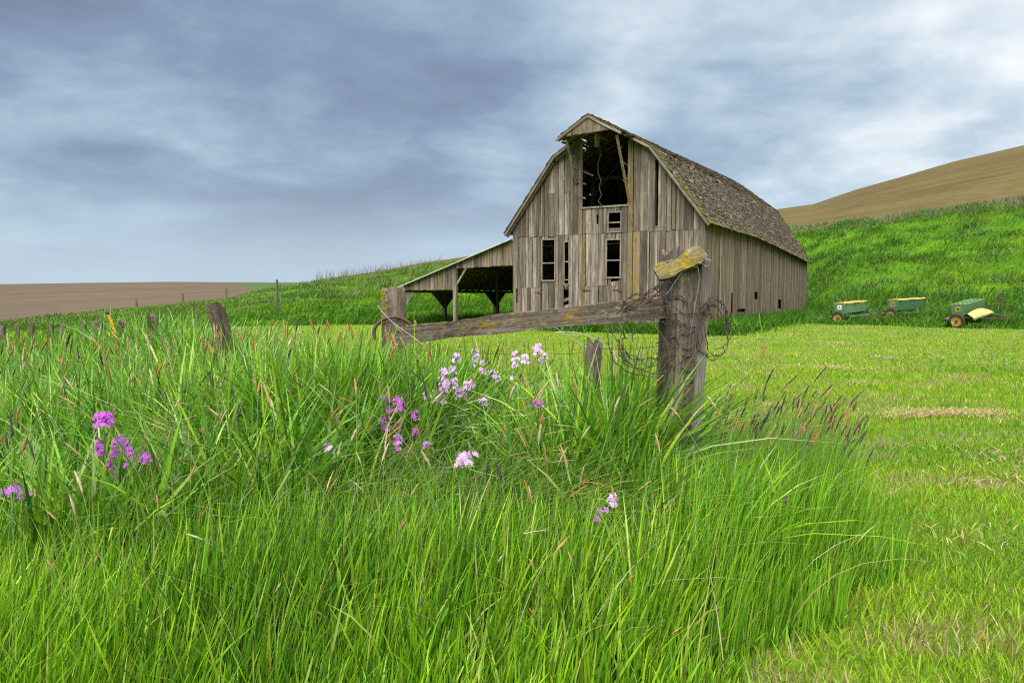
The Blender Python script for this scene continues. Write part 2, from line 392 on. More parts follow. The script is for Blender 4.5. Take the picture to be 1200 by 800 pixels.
def lawn_z(x, y):
    d, _ = seg_dist(x, y)
    amp = np.clip((2.2 - x) / 3.5, 0, 1) * .28
    z = amp * np.exp(-(d / 1.7) ** 2)
    az = np.arctan2(x, y); D = np.hypot(x, y)
    z0 = np.interp(az, AZX, CZ[0]); d1 = np.interp(az, AZX, CD[0])
    z = z + z0 * np.clip((D - 6) / np.maximum(d1 - 6, 1), 0, 1) ** .8
    z = z + (fbm(x * .35 + 5, y * .35, 3) - .5) * .10 * np.clip(D / 8, 0, 1) * np.clip((d1 - D) / 3, 0, 1)
    return z
def bump_z(x, y): return (fbm(x * .42 + 40, y * .42 + 9, 4) - .5) * 1.35 * np.interp(np.arctan2(x, y), [-.5, -.25, -.1], [.35, .5, 1.])
def ground_z(x, y):
    x = np.asarray(x, float); y = np.asarray(y, float); az = np.arctan2(x, y); D = np.hypot(x, y)
    d = [np.interp(az, AZX, q) for q in CD]; z = [np.interp(az, AZX, q) for q in CZ]
    r = lawn_z(x, y)
    s_ = np.clip((D - d[0]) / (d[1] - d[0]), 0, 1)
    zb = z[0] + (z[1] - z[0]) * s_ ** 1.18 + bump_z(x, y) * np.clip(s_ * 8, 0, 1) * np.clip((1 - s_) * 10, 0, 1)
    r = np.where(D > d[0], zb, r)
    for i, pw in ((1, 1.), (2, 1.3), (3, 1.), (4, 1.2), (5, 1.)):
        s_ = np.clip((D - d[i]) / (d[i + 1] - d[i]), 0, 1); r = np.where(D > d[i], z[i] + (z[i + 1] - z[i]) * (1 - (1 - s_) ** pw), r)
    return r
def gz(x, y): return float(ground_z(np.array([x]), np.array([y]))[0])

az_list = np.concatenate([np.linspace(-3.1415926, -.86, 60, endpoint=False), np.linspace(-.86, .86, 420, endpoint=False), np.linspace(.86, 3.1415926, 60, endpoint=False)])
def zone(name, i, steps, mat, label=None):
    n = len(az_list); A = az_list
    if i < 0:
        dmax = np.interp(A, AZX, CD[0]); f = np.concatenate([[0.0], np.geomspace(.02, 1, steps)])
        D = f[:, None] * dmax[None, :]
    else:
        a = np.interp(A, AZX, CD[i]); b = np.interp(A, AZX, CD[i + 1]); f = np.linspace(0, 1, steps + 1)
        D = a[None] + (b - a)[None] * f[:, None]
    X = D * np.sin(A)[None]; Y = D * np.cos(A)[None]
    if i < 0: Z = lawn_z(X, Y)
    else:
        s_ = f[:, None]; za = np.interp(A, AZX, CZ[i])[None]; zb = np.interp(A, AZX, CZ[i + 1])[None]
        pw = (1.18, 1., 1.3, 1., 1.2, 1.)[i]
        Z = za + (zb - za) * (s_ ** pw if i == 0 else 1 - (1 - s_) ** pw)
        if i == 0: Z = Z + bump_z(X, Y) * np.clip(s_ * 8, 0, 1) * np.clip((1 - s_) * 10, 0, 1)
    V = np.stack([X, Y, Z], -1).reshape(-1, 3); r, c_ = D.shape
    ii, jj = np.meshgrid(np.arange(r - 1), np.arange(c_), indexing='ij'); j2 = (jj + 1) % c_
    Q = np.stack([ii * c_ + jj, (ii + 1) * c_ + jj, (ii + 1) * c_ + j2, ii * c_ + j2], -1).reshape(-1, 4)[:, ::-1]
    colr = None
    if i >= 3:      # the far field turns from ploughed to sown
        edge = np.interp(D, [80, 150, 600], [-.345, -.352, -.398]); m = np.clip((A[None] - edge) / .006, 0, 1)
        colr = np.repeat(m.reshape(-1, 1), 3, 1)
    uv = np.stack([np.broadcast_to(A[None], D.shape), np.broadcast_to(f[:, None], D.shape)], -1).reshape(-1, 2)
    o = big_mesh(name, V, Q, np.zeros((0, 3)), mat, colr, uv, True)
    return tag(o, kind='structure')
lawn = zone('lawn', -1, 110, M_lawn)
zone('grassy_bank', 0, 70, M_bank); zone('earth_verge', 1, 6, M_verge); zone('ploughed_field', 2, 50, M_field)
zone('far_valley', 3, 16, M_far); zone('far_field', 4, 30, M_far); zone('far_plain', 5, 12, M_far)

# ------------------------------------------------------------------ barn
YAW = math.atan(485 / F_PX)
d1 = Vector((math.cos(YAW), -math.sin(YAW), 0)); d2 = Vector((math.sin(YAW), math.cos(YAW), 0))
P0 = at(825, 345, 32.2); P0.z = 0
W, BL = 10.0, 31.6
barn = empty('barn', P0, -YAW)
tag(barn, 'tall weathered grey wooden barn with gambrel shingle roof and open hay door', 'barn')
def fp(x, y, t=0.):           # pixel on a plane parallel to the front, t metres behind it -> (u from the right corner, z)
    o = Vector((0, 0, CAM_H)); d = ray(x, y); p = P0 + d2 * t
    k_ = (p - o).dot(d2) / d.dot(d2); q = o + d * k_; return -(q - p).dot(d1), q.z
def sp_(x, y):                # pixel on the right side wall -> (t, z)
    o = Vector((0, 0, CAM_H)); d = ray(x, y); k_ = (P0 - o).dot(d1) / d.dot(d1); q = o + d * k_; return (q - P0).dot(d2), q.z
TS = [-2, 0, 10.2, 18.6, 26, 32.2]
ridge_z = lambda t: float(np.interp(t, TS, [10.05, 10.1, 10.42, 10.70, 10.92, 10.85]))
break_z = lambda t: float(np.interp(t, TS, [8.64, 8.65, 8.76, 8.83, 8.88, 8.86]))
eave_z = lambda t: float(np.interp(t, TS, [4.93, 4.97, 5.02, 4.78, 4.55, 4.36]))
def roof_under(u, t=0):
    m = min(u, 10 - u); e, b, r = eave_z(t), break_z(t), ridge_z(t)
    return (e + (b - e) * (m + .3) / 2.8 if m < 2.5 else b + (r - b) * (m - 2.5) / 2.5) - .10

# framing behind the boards, one part per wall; boards are its pieces
def wall_board(name, parent, mat, a0, a1, z0, za, zb, th, off, plane):
    """board between a0..a1 along the wall, from z0 to za / zb on its two edges"""
    w_ = abs(a1 - a0); mb = MB(); h0 = za - z0; h1 = zb - z0
    mb.hexa([(0, 0, 0), (w_, 0, 0), (w_, th, 0), (0, th, 0), (0, 0, h0), (w_, 0, h1), (w_, th, h1), (0, th, h0)])
    o = mb.build(name, mat, parent)
    if plane == 'front': o.location = (-a1, off, z0)                       # a = u, so local x grows to the right
    else: o.location = (off, a0, z0); o.rotation_euler = (0, 0, math.pi / 2)
    o.rotation_euler.y += (rnd.gauss(0, .0025) if rnd.random() > .08 else rnd.gauss(0, .007)) if plane == 'front' else 0
    return o
mb = MB()
for z in (.6, 2.05, 4.86): mb.box((-9.95, .06, z), (-.05, .16, z + .14))
for u in (.08, 2.5, 7.5, 9.92): mb.box((-u - .1, .17, -.2), (-u + .1, .37, roof_under(u) - .25))
front = mb.build('front_wall', M_dark, barn)
# openings measured on the photograph: left, top, right, bottom
def rect(x0, y0, x1, y1):
    u0, z1 = fp(x1, y0); u1, z0 = fp(x0, y1); return (u0, u1, z0, z1)
hay = rect(682.5, 150, 737, 243.5); hay = (hay[0], hay[1], hay[2], 12.)
wins = {'upper': rect(712.3, 247.5, 728, 271.5), 'lower': rect(710, 279.7, 727.5, 324.7), 'left': rect(634.8, 279.7, 650.5, 328.3), 'slit': rect(661, 282.5, 666.7, 332.5)}
holes = [hay, *wins.values(), rect(660.5, 337, 666.2, 365), rect(767.2, 186, 771.8, 267.5), rect(716, 326.6, 725, 329.3), rect(699, 251.5, 701.2, 262.5), rect(604.8, 338, 606.4, 355)]
door_r = rect(607, 337, 633, 384); door2 = rect(685.5, 335.5, 701.3, 390); door3 = rect(701.8, 334.6, 726, 390)
SEAM = fp(700, 274)[1]
edges = sorted({0., W, *[h[0] for h in holes], *[h[1] for h in holes], door_r[0], door_r[1], door2[1], door3[0]})
cols = []
for a, b in zip(edges[:-1], edges[1:]):
    n = max(1, round((b - a) / rnd.uniform(.19, .26))); ws = [rnd.uniform(.5, 1.6) for _ in range(n)]; s_ = sum(ws); p = a
    for q in ws: cols.append((p, p + (b - a) * q / s_)); p += (b - a) * q / s_
LICH = [fp(736.5, 300)[0], fp(742.5, 300)[0], fp(679, 255)[0], fp(621, 262)[0], fp(685, 290)[0]]
for a, b in cols:
    if b - a < .02: continue
    mid = (a + b) / 2; top0, top1 = roof_under(a), roof_under(b)      # left edge of the board in view is b
    seam = SEAM + rnd.uniform(-.03, .03)
    segs = [(rnd.uniform(.05, .22), seam - .006), (seam + .006, 99.)]
    if rnd.random() < .25: s3 = rnd.uniform(6.3, 7.2); segs = [segs[0], (segs[1][0], s3 - .005), (s3 + .005, 99.)]
    for h in holes + [(door_r[0], door_r[1], -1, door_r[3]), (door2[0], door2[1], -1, door2[3]), (door3[0], door3[1], -1, door3[3])]:
        if h[0] < mid < h[1]:
            ns = []
            for z0, z1 in segs:
                if z1 <= h[2] or z0 >= h[3]: ns.append((z0, z1)); continue
                if z0 < h[2]: ns.append((z0, h[2]))
                if z1 > h[3]: ns.append((h[3], z1))
            segs = ns
    for z0, z1 in segs:
        za, zb = min(z1, top1), min(z1, top0)
        if max(za, zb) - z0 < .06: continue
        za = max(za, z0 + .02); zb = max(zb, z0 + .02)
        if z1 < 90 and rnd.random() < .15: za += rnd.uniform(-.04, .0)
        g = rnd.choice([.004, .006, .010, .018]) * rnd.uniform(.7, 1.3); mat = M_board
        for lu, (zl, zh) in zip(LICH, ((2.2, 7.4), (1.6, 5.2), (4.9, 7.2), (4.2, 6.5), (2., 5.))):
            if a <= lu <= b and zl < (z0 + min(z1, 9)) / 2 < zh: mat = M_boardL
        wall_board('board', front, mat, a + g, b - g, z0, za, zb, .026, rnd.uniform(-.022, .018), 'front')
# doors
def plank_door(name, rct, nb, hinge_z, hinge_side):
    u0, u1, z0, z1 = rct; z0 = max(z0, .06); fr = MB()
    zz_ = (z0 + .23, z0 + .37, z1 - .37, z1 - .23); fr.box((-u1 + .03, .012, zz_[0]), (-u0 - .03, .045, zz_[1])); fr.box((-u1 + .03, .012, zz_[2]), (-u0 - .03, .045, zz_[3]))
    fr.beam((-u1 + .06, .03, z0 + .3), (-u0 - .06, .03, z1 - .3), .1, .028, (0, 1, 0)); d = fr.build(name, M_dark, barn); p = u0
    for i in range(nb):
        w_ = (u1 - u0) / nb; wall_board('board', d, M_board, p + .004, p + w_ - .004, z0 + rnd.uniform(0, .05), z1 - .01, z1 - .01, .026, -.022 + rnd.uniform(-.006, .006), 'front'); p += w_
    for z in hinge_z:
        hb = MB(); ue = u1 if hinge_side == 'l' else u0; sg = -1 if hinge_side == 'l' else 1
        hb.box((-ue - .12, -.045, z - .05), (-ue + .12, -.03, z + .05)); xs = sorted((-ue, -ue + sg * -.35)); hb.box((xs[0], -.040, z - .02), (xs[1], -.031, z + .02)); hb.build('hinge', M_iron, d)
    return d
plank_door('stall_door', (door_r[0], door_r[1], 0.05, door_r[3]), 5, (door_r[3] - .25, door_r[3] - 1.25), 'r')
plank_door('stall_door', (door2[0], door2[1], 0.05, door2[3]), 3, (door2[3] - .2,), 'l')
plank_door('stall_door', (door3[0], door3[1], 0.05, door3[3]), 4, (door3[3] - .22,), 'r')
# window frames
for nm, bars in (('upper', (261,)), ('lower', (305,)), ('left', (308,)), ('slit', (307, 328))):
    u0, u1, z0, z1 = wins[nm]; t_ = .075 if nm != 'slit' else .04; fr = MB(); y0, y1 = -.02, .05
    fr.box((-u1 - .02, y0, z0 - .02), (-u1 + t_ * .45, y1, z1 + .02)); fr.box((-u0 - t_ * .45, y0 + .002, z0 - .02), (-u0 + .02, y1, z1 + .02))
    fr.box((-u1 + t_ * .45, y0 + .004, z1 - .05), (-u0 - t_ * .45, y1, z1 + .018)); fr.box((-u1 - .03, y0 - .03, z0 - .06), (-u0 + .03, y0 + .05, z0 + .01))
    f_ = fr.build('window_frame', M_frame, barn)
    for by in bars:
        zb_ = fp(715, by)[1] if nm in ('upper', 'lower') else fp(650, by)[1]
        cb = MB(); cb.box((-u1 + .02, .0, zb_ - .03), (-u0 - .02, .04, zb_ + .03)); cb.build('crossbar', M_frame, f_)
# loose planks lying inside the broken slit
u0, u1, z0, z1 = holes[5]
for z in (.35, .75, 1.1, 1.45):
    mb = MB(); mb.beam((-u1 - .2, .12 + rnd.uniform(0, .1), z), (-u0 + .25, .2, z + rnd.uniform(.1, .3)), .16, .03, (0, 1, 0)); mb.build('loose_plank', M_frame, barn)
# trim below the hay door
u0, u1 = hay[0], hay[1]; mb = MB(); mb.box((-u1 - .05, -.06, hay[2] - .06), (-u0 + .05, -.015, hay[2] + .02)); mb.build('hay_door_sill', M_frame, barn)
for ue, m_ in ((u1 + .05, M_board), (u0 - .06, M_boardL)):
    mb = MB(); mb.box((-.07, 0, 0), (.07, .035, roof_under(ue) - hay[2] + (0 if m_ is M_board else -.2))); mb.build('jamb_board', m_, barn, (-ue, -.055, hay[2]))
# side wall (right)
mb = MB()
for z in (.7, 2.3, 4.1): mb.box((-.16, .1, z), (-.06, BL - .1, z + .13))
for t in np.arange(.1, BL, 3.9): mb.box((-.36, t, -.2), (-.17, t + .2, eave_z(t) - .1))
side = mb.build('side_wall', M_dark, barn)
def srect(x0, y0, x1, y1):
    ta, z1 = sp_(x0, y0); tb, z0 = sp_(x1, y1); return (ta, tb, z0, z1)
sh = [srect(864, 362, 873.3, 369.5), srect(884, 342, 888, 350.5), srect(912, 351, 915.6, 362), srect(857, 343, 858.4, 371)]
eg = sorted({0., BL, *[h[0] for h in sh], *[h[1] for h in sh]})
for a, b in zip(eg[:-1], eg[1:]):
    n = max(1, round((b - a) / rnd.uniform(.24, .28))); ws = [rnd.uniform(.6, 1.4) for _ in range(n)]; s_ = sum(ws); p = a
    for q in ws:
        e = p + (b - a) * q / s_; mid = (p + e) / 2; segs = [(rnd.uniform(.05, .3), 99)]
        for h in sh:
            if h[0] < mid < h[1]: segs = [(segs[0][0], h[2]), (h[3], 99)] if h[2] > segs[0][0] + .1 else [(h[3], 99)]
        for z0, z1 in segs:
            za, zb = min(z1, eave_z(p) + .28), min(z1, eave_z(e) + .28); g = rnd.choice([.004, .008, .012, .022]) * rnd.uniform(.7, 1.3)
            wall_board('board', side, M_boardB if rnd.random() < .8 else M_board, p + g, e - g, z0, za, zb, .026, rnd.uniform(-.012, .016), 'side')
        p = e
# corner board
mb = MB(); mb.box((-.16, -.035, 0), (.03, -.02, 5.1)); mb.build('corner_board', M_board, barn, (0, -.005, .1))
# walls out of sight and the loft floor
mb = MB()
for t in np.arange(0, BL, .25): mb.box((-10.03, t, 0), (-10.0, t + .243, eave_z(t) + .25))
mb.build('left_wall', M_boardB, barn)
mb = MB(); u = 0.
while u < 9.99:
    a, b = u + .004, u + .246; mb.hexa([(-b, BL - .03, 0), (-a, BL - .03, 0), (-a, BL, 0), (-b, BL, 0), (-b, BL - .03, roof_under(b, BL)), (-a, BL - .03, roof_under(a, BL)), (-a, BL, roof_under(a, BL)), (-b, BL, roof_under(b, BL))]); u += .25
mb.build('back_wall', M_boardB, barn)
mb = MB()
for u in np.arange(.4, 9.5, .3): mb.box((-u - .29, .8, 4.3), (-u, BL - .3, 4.34))
mb.build('loft_floor', M_dark, barn)
mb = MB()
for t in np.arange(4, BL - 2, 4.2):
    for u in (2.7, 7.3):
        mb.box((-u - .1, t, -.2), (-u + .1, t + .2, break_z(t) - .3)); mb.beam((-u, t + .1, 7.2), (-u + (1.6 if u > 5 else -1.6), t + .1, ridge_z(t) - 1.3), .1, .1)
    mb.box((-7.3, t, break_z(t) - .7), (-2.7, t + .15, break_z(t) - .5))
mb.build('inner_frame', M_dark, barn)

# roof ------------------------------------------------------------
def slope_pt(kind, t, v):
    e, b, r = eave_z(t), break_z(t), ridge_z(t)
    wob = .016 * math.sin(t * .9 + v * 2) + .012 * math.sin(t * 2.1 + 1)
    if kind[1] == 'l': p = Vector((.3 - 2.8 * v, t, e + (b - e) * v))
    else: p = Vector((-2.5 - 2.5 * v, t, b + (r - b) * v))
    p.z += wob * (.4 + .6 * v if kind[1] == 'l' else 1 - .3 * v)
    if kind[0] == 'L': p.x = -10 - p.x
    return p
def front_t(kind, v):
    if kind[1] == 'l': return -.38
    return -.38 if v < .30 else -.38 - 1.42 * min(1, (v - .30) / .08)
def hole(kind, t, v):
    q = (t, v)
    P_ = {'Lu': [(-1.25, .62, .40, .10), (-.75, .78, .40, .09), (.45, .22, .5, .10), (1.0, .36, .5, .09), (.5, .50, .4, .08), (1.5, .14, .4, .08)],
          'Ru': [(3.2, .30, .25, .06), (4.1, .36, .25, .06), (5.0, .42, .25, .06), (6.0, .5, .25, .06), (7.2, .3, .2, .05)], 'Ll': [(2.5, .8, .3, .04), (6, .7, .2, .04), (3.3, .55, .2, .03)], 'Rl': [(2.9, .86, .2, .02), (5., .9, .2, .02)]}
    return any(abs(q[0] - a) < c_ and abs(q[1] - b) < d for a, b, c_, d in P_.get(kind, []))
PAL = [((.064, .049, .037), 5), ((.088, .069, .053), 6), ((.036, .027, .020), 5), ((.118, .097, .077), 3), ((.25, .22, .19), .7), ((.085, .070, .026), 2.4)]
pw_ = np.array([q[1] for q in PAL]); pw_ = pw_ / pw_.sum()
SV, SQ, SC = [], [], []
def shingle(kind, t0, t1, v0, v1, lift, cc):
    a, b, c_, d = slope_pt(kind, t0, v0), slope_pt(kind, t1, v0), slope_pt(kind, t1, v1), slope_pt(kind, t0, v1)
    n = (b - a).cross(d - a).normalized()
    if n.z < 0: n = -n
    o = len(SV); th = .020
    for p, h in ((a, lift), (b, lift), (c_, .004), (d, .004)): SV.append(p + n * h)
    for p, h in ((a, lift), (b, lift), (c_, .004), (d, .004)): SV.append(p + n * (h + th))
    SQ.extend([(o + 3, o + 2, o + 1, o), (o + 4, o + 5, o + 6, o + 7), (o, o + 1, o + 5, o + 4), (o + 1, o + 2, o + 6, o + 5), (o + 2, o + 3, o + 7, o + 6), (o + 3, o, o + 4, o + 7)]); SC.extend([cc] * 8)
for kind, n_rows, wm in (('Rl', 30, .17), ('Ru', 19, .17), ('Ll', 20, .34), ('Lu', 16, .24)):
    for r_ in range(n_rows):
        v0 = r_ / n_rows; v1 = min(1.0, (r_ + 1.75) / n_rows); t = front_t(kind, v0) - rnd.uniform(0, .05) - (.03 if kind[1] == 'l' else 0)
        if r_ == 0: v0 -= .012
        while t < 32.1:
            w_ = rnd.uniform(.55, 1.45) * wm
            if not hole(kind, t + w_ / 2, v0 + .5 / n_rows) and rnd.random() > .006:
                cc = np.array(PAL[rng.choice(len(PAL), p=pw_)][0])
                edge = (t < .4 and rnd.random() < .5) or (r_ == 0 and rnd.random() < .45) or (r_ < 3 and rnd.random() < .2)
                if edge: cc = np.array((.12, .102, .028)) * rnd.uniform(.7, 1.2)
                lf = .026 + abs(rnd.gauss(0, .016)); dv = rnd.gauss(0, .22) / n_rows
                if rnd.random() < .04: lf += rnd.uniform(.01, .035)
                shingle(kind, t, t + w_ - .008, v0 + dv, v1, lf, cc * rnd.uniform(.82, 1.18))
            t += w_
mb = MB()
for kind in ('Rl', 'Ru', 'Ll', 'Lu'):
    sgn = -1
    for t in np.arange(-.3, 32.1, .85):
        a, b = slope_pt(kind, t, 0.02), slope_pt(kind, t, .99); dz = Vector((0, 0, -.13)); mb.beam(a + dz, b + dz, .05, .13, (0, 1, 0))
    if kind[1] == 'u':
        for t in (-1.65, -1.0): a, b = slope_pt(kind, t, .37), slope_pt(kind, t, .99); dz = Vector((0, 0, -.12)); mb.beam(a + dz, b + dz, .05, .11, (0, 1, 0))
roof = mb.build('roof', M_dark, barn)
ca = np.array(SC, np.float32)
sh_o = big_mesh('shingle_cladding', np.array([tuple(p) for p in SV]), np.array(SQ), np.zeros((0, 3)), M_shingle, ca); sh_o.parent = roof; tag(sh_o, kind='stuff')
mb = MB()
for kind, n in (('Rl', 20), ('Ru', 13), ('Ll', 20), ('Lu', 13)):
    for i in range(n):
        v = (i + .5) / n; ts = [front_t(kind, v) + .03] + list(np.arange(2, 32, 3.)) + [32.05]
        for ta, tb in zip(ts[:-1], ts[1:]):
            a, b = slope_pt(kind, ta, v), slope_pt(kind, tb, v); n_ = Vector((0, 0, -.028))
            sl = (slope_pt(kind, ta, v + .02) - slope_pt(kind, ta, v)).normalized() * (.068 if i % 2 else .060)
            nn = (b - a).cross(sl).normalized() * .012
            a = a + n_; b = b + n_; mb.hexa([a - sl - nn, a + sl - nn, a + sl + nn, a - sl + nn, b - sl - nn, b + sl - nn, b + sl + nn, b - sl + nn])
sl_o = mb.build('sheathing_laths', M_dark, roof); tag(sl_o, kind='stuff')
# ridge boards, rake trim
mb = MB()
ts = list(np.linspace(-1.8, 32.1, 18))
for a, b in zip(ts[:-1], ts[1:]):
    for kd, sg in (('Ru', 1), ('Lu', -1)):
        p, q = slope_pt(kd, a, .972), slope_pt(kd, b, .972); mb.beam(p + Vector((0, 0, .05)), q + Vector((0, 0, .05)), .16, .022, (sg * .5, 0, .866))
mb.build('ridge_board', M_dark, roof)
def rake(kind, va, vb, t, dz=-.07, hgt=.12, mat=M_board, th=.03):
    a, b = slope_pt(kind, t, va), slope_pt(kind, t, vb); m_ = MB(); d = b - a; ln = d.length; d.normalize()
    nrm = Vector((0, 1, 0)).cross(d).normalized()
    if nrm.z < 0: nrm = -nrm
    # local z along the board
    m_.box((-hgt / 2, -th / 2, 0), (hgt / 2, th / 2, ln)); o = m_.build('rake_board', mat, roof)
    mt = Matrix((nrm, Vector((0, 1, 0)) if nrm.cross(Vector((0, 1, 0))).dot(d) > 0 else Vector((0, -1, 0)), d)).transposed()
    o.rotation_euler = mt.to_euler(); o.location = a + nrm * dz; return o
rake('Rl', -.01, 1.0, -.40, mat=M_board, hgt=.13); rake('Ll', -.01, 1.0, -.40, mat=M_board, hgt=.12); rake('Lu', .0, .34, -.41); rake('Ru', 0.0, .34, -.41)
rake('Ru', .33, 1.0, -1.83); rake('Lu', .33, 1.0, -1.83)
# soffit plank under the left rake, hood gable boards and struts
for kd, va, vb in (('Ll', 0.02, .98), ('Lu', .02, .55)):
    a, b = slope_pt(kd, -.2, va), slope_pt(kd, -.2, vb); mb = MB(); mb.beam(a + Vector((0, 0, -.24)), b + Vector((0, 0, -.24)), .09, .13, (0, 1, 0)); mb.build('soffit_rail', M_boardB if kd == 'Ll' else M_dark, roof)
mb = MB(); mb.beam((-6.12, -1.70, 9.22), (-3.88, -1.70, 9.30), .08, .10); hood = mb.build('hay_hood_gable', M_dark, roof)
u = 3.95
while u < 6.1:
    w_ = rnd.uniform(.16, .26); e = min(u + w_, 6.12)
    zt = lambda q: 8.65 + 1.45 * (min(q, 10 - q) - 2.5) / 2.5 - .08
    za, zb = zt(e), zt(u); z0 = 9.24 - .02 * (u - 5) + rnd.uniform(-.03, .015)
    if min(za, zb) > z0 + .03: wall_board('board', hood, M_boardB, u + .004, e - .004, z0, za, zb, .025, -1.78 + rnd.uniform(-.006, .006), 'front')
    u = e
tip = lambda x, y, t=-1.6: fp(x, y, t)
for (xa, ya, ta), (xb, yb, tb), m_ in (((722.5, 158, -1.55), (737.5, 236, -.06), M_boardL), ((664, 164, -1.55), (675, 214, -.06), M_board)):
    u0, z0 = fp(xa, ya, ta); u1, z1 = fp(xb, yb, tb); mb = MB(); mb.beam((-u0, ta, z0), (-u1, tb, z1), .11, .09, (1, 0, 0)); mb.build('hood_strut', m_, barn)
for (xa, ya), (xb, yb), dt in (((672, 196), (695, 206), .5), ((675, 213), (687, 216), .15), ((679, 231), (686, 232.5), .1), ((729, 190), (737.5, 195), .3), ((734, 209), (737.5, 211), .2)):
    u0, z0 = fp(xa, ya, -.08); u1, z1 = fp(xb, yb, dt); mb = MB(); mb.beam((-u0, -.08, z0), (-u1, dt, z1), .09, .08); mb.build('broken_rail', M_board, barn)
# hay rope and pulley
pts = []
for x, y in ((700, 166), (703, 172), (703.5, 182), (700.5, 193), (701, 203), (704.5, 212), (702, 220), (705, 229), (701, 236), (705.5, 241), (702, 242.5)):
    u_, z_ = fp(x, y, -.35); pts.append((-u_, -.35, z_))
sm = []
for i in range(len(pts) - 1):
    for f in np.linspace(0, 1, 4, endpoint=False):
        s_ = f * f * (3 - 2 * f); sm.append(tuple(np.array(pts[i]) * (1 - s_) + np.array(pts[i + 1]) * s_))
mb = MB(); mb.tube(sm, .022, 6); mb.build('hay_rope', M_rope, barn)
u_, z_ = fp(700, 166, -.35); mb = MB(); mb.box((-u_ - .1, -.45, z_ - .25), (-u_ + .1, -.25, z_ + .25)); mb.box((-u_ - .05, -.5, z_ + .25), (-u_ + .05, .8, z_ + .37)); mb.build('hay_trolley', M_board, barn)

# lean-to ----------------------------------------------------------
UE = fp(470, 345)[0]; zr0 = fp(600, 281)[1]; zr1 = fp(470, 337)[1]; UM = fp(533, 345)[0]
lz = lambda u: zr0 + (zr1 - zr0) * (u - 10) / (UE - 10)
SL = 20.0
mb = MB()
posts_t = [fp(470, 345)[1] * 0 + 4.3, 10.4, 16.5]
mb.beam((-UE, .05, lz(UE) - .22), (-UE, SL, lz(UE) - .22), .16, .16); mb.beam((-UM, .05, lz(UM) - .2), (-UM, SL, lz(UM) - .2), .16, .16)
for t in np.arange(.1, SL, .75): mb.beam((-10.03, t, lz(10.03) - .10), (-UE - .15, t, lz(UE + .15) - .10), .05, .12, (0, 1, 0))
lean = mb.build('lean_to', M_dark, barn)
mb = MB()
for u in np.arange(10.05, UE + .2, .33): mb.beam((-u, -.1, lz(u) - .030), (-u, SL, lz(u) - .030), .15, .02, ((lz(10) - lz(11)), 0, 1))
tag(mb.build('roof_laths', M_board, lean), kind='stuff')
for i, t in enumerate(np.arange(-.28, SL, .8)):
    ring = []; n = 8; mb = MB(); a0 = (-10.03, lz(10.03)); a1 = (-UE - .35, lz(UE + .35)); vs_ = []
    for j in range(n + 1):
        y = t + .82 * j / n; h = .012 + .011 * (1 if j % 2 else -1)
        for (x, z) in (a0, a1): vs_.append((x, y, z + h)); vs_.append((x, y, z + h + .006))
    fs = []
    for j in range(n):
        b_ = j * 4; fs += [(b_ + 1, b_ + 5, b_ + 7, b_ + 3), (b_, b_ + 2, b_ + 6, b_ + 4)]
    fs += [(0, 1, 3, 2), (n * 4, n * 4 + 2, n * 4 + 3, n * 4 + 1)]
    mb.add(vs_, fs); o = mb.build('roof_sheet', M_tin, lean); o.location.z = .004 * (i % 2)
mb = MB(); mb.beam((-10.04, -.30, lz(10.04) + .0), (-UE - .36, -.30, lz(UE + .36) + .0), .035, .10, (0, 1, 0)); mb.build('roof_edge', M_edge, lean)
zb_r = fp(566, 312.5)[1]; zb_l = fp(505, 339.3)[1]; u = 10.03
while u < UE:
    w_ = rnd.uniform(.2, .32); e = min(u + w_, UE)
    if u < UM < e: e = UM
    zb = (fp(600 - (u - 10) / (UM - 10) * 67, 311 + 3.2 * (u - 10) / (UM - 10))[1] if e <= UM else zb_l)
    za, z1 = lz(e) - .02, lz(u) - .02
    if z1 - zb > .05: wall_board('board', lean, M_boardL if rnd.random() < .22 else M_board, u + .004, e - .004, zb + rnd.uniform(-.03, .02), max(za, zb + .03), z1, .025, -.03 + rnd.uniform(-.006, .006), 'front')
    u = e
mb = MB(); mb.box((-UM + .02, .02, zb_r), (-10.03, .14, zb_r + .16)); mb.build('header_beam', M_dark, lean)
mb = MB(); mb.box((-UE, .02, zb_l), (-UM - .02, .14, zb_l + .16)); mb.build('header_beam', M_dark, lean)
def lpost(u, t, zt, m_=M_board, w_=.2):
    mb = MB(); x = -u; g = gz(*(P0 + d1 * x + d2 * t).xy) - .3; mb.box((-w_ / 2, -w_ / 2, 0), (w_ / 2, w_ / 2, zt - g)); return mb.build('post', m_, lean, (x, t, g))
lpost(UM, .06, lz(UM) - .2); lpost(UE, .06, lz(UE) - .2)
for t in posts_t:
    lpost(UE, t, lz(UE) - .25, M_dark)
    for sg in (-1, 1):     # boarded knee braces under the eave beam
        zt = lz(UE) - .30; mb = MB(); mb.prism([(-UE - .02, t, zt), (-UE - .02, t + sg * 1.35, zt), (-UE - .02, t, zt - 1.0)], (.05, 0, 0)); mb.build('knee_brace', M_dark, lean)
        if t > 15: break
    lpost(UM + .6 if t < 5 else UM, t + 1.2, lz(UM) - .25, M_dark, .16)
zt = lz(UE) - .27; mb = MB(); mb.prism([(-UE + .1, .1, zt), (-UE + .95, .1, zt), (-UE + .1, .1, zt - 1.0)], (0, .05, 0)); mb.build('knee_brace', M_board, lean)
mb = MB(); mb.beam((-UM + .08, .06, zb_r - .95), (-UM + .75, .06, zb_r - .02), .08, .1); mb.build('knee_brace', M_frame, lean)

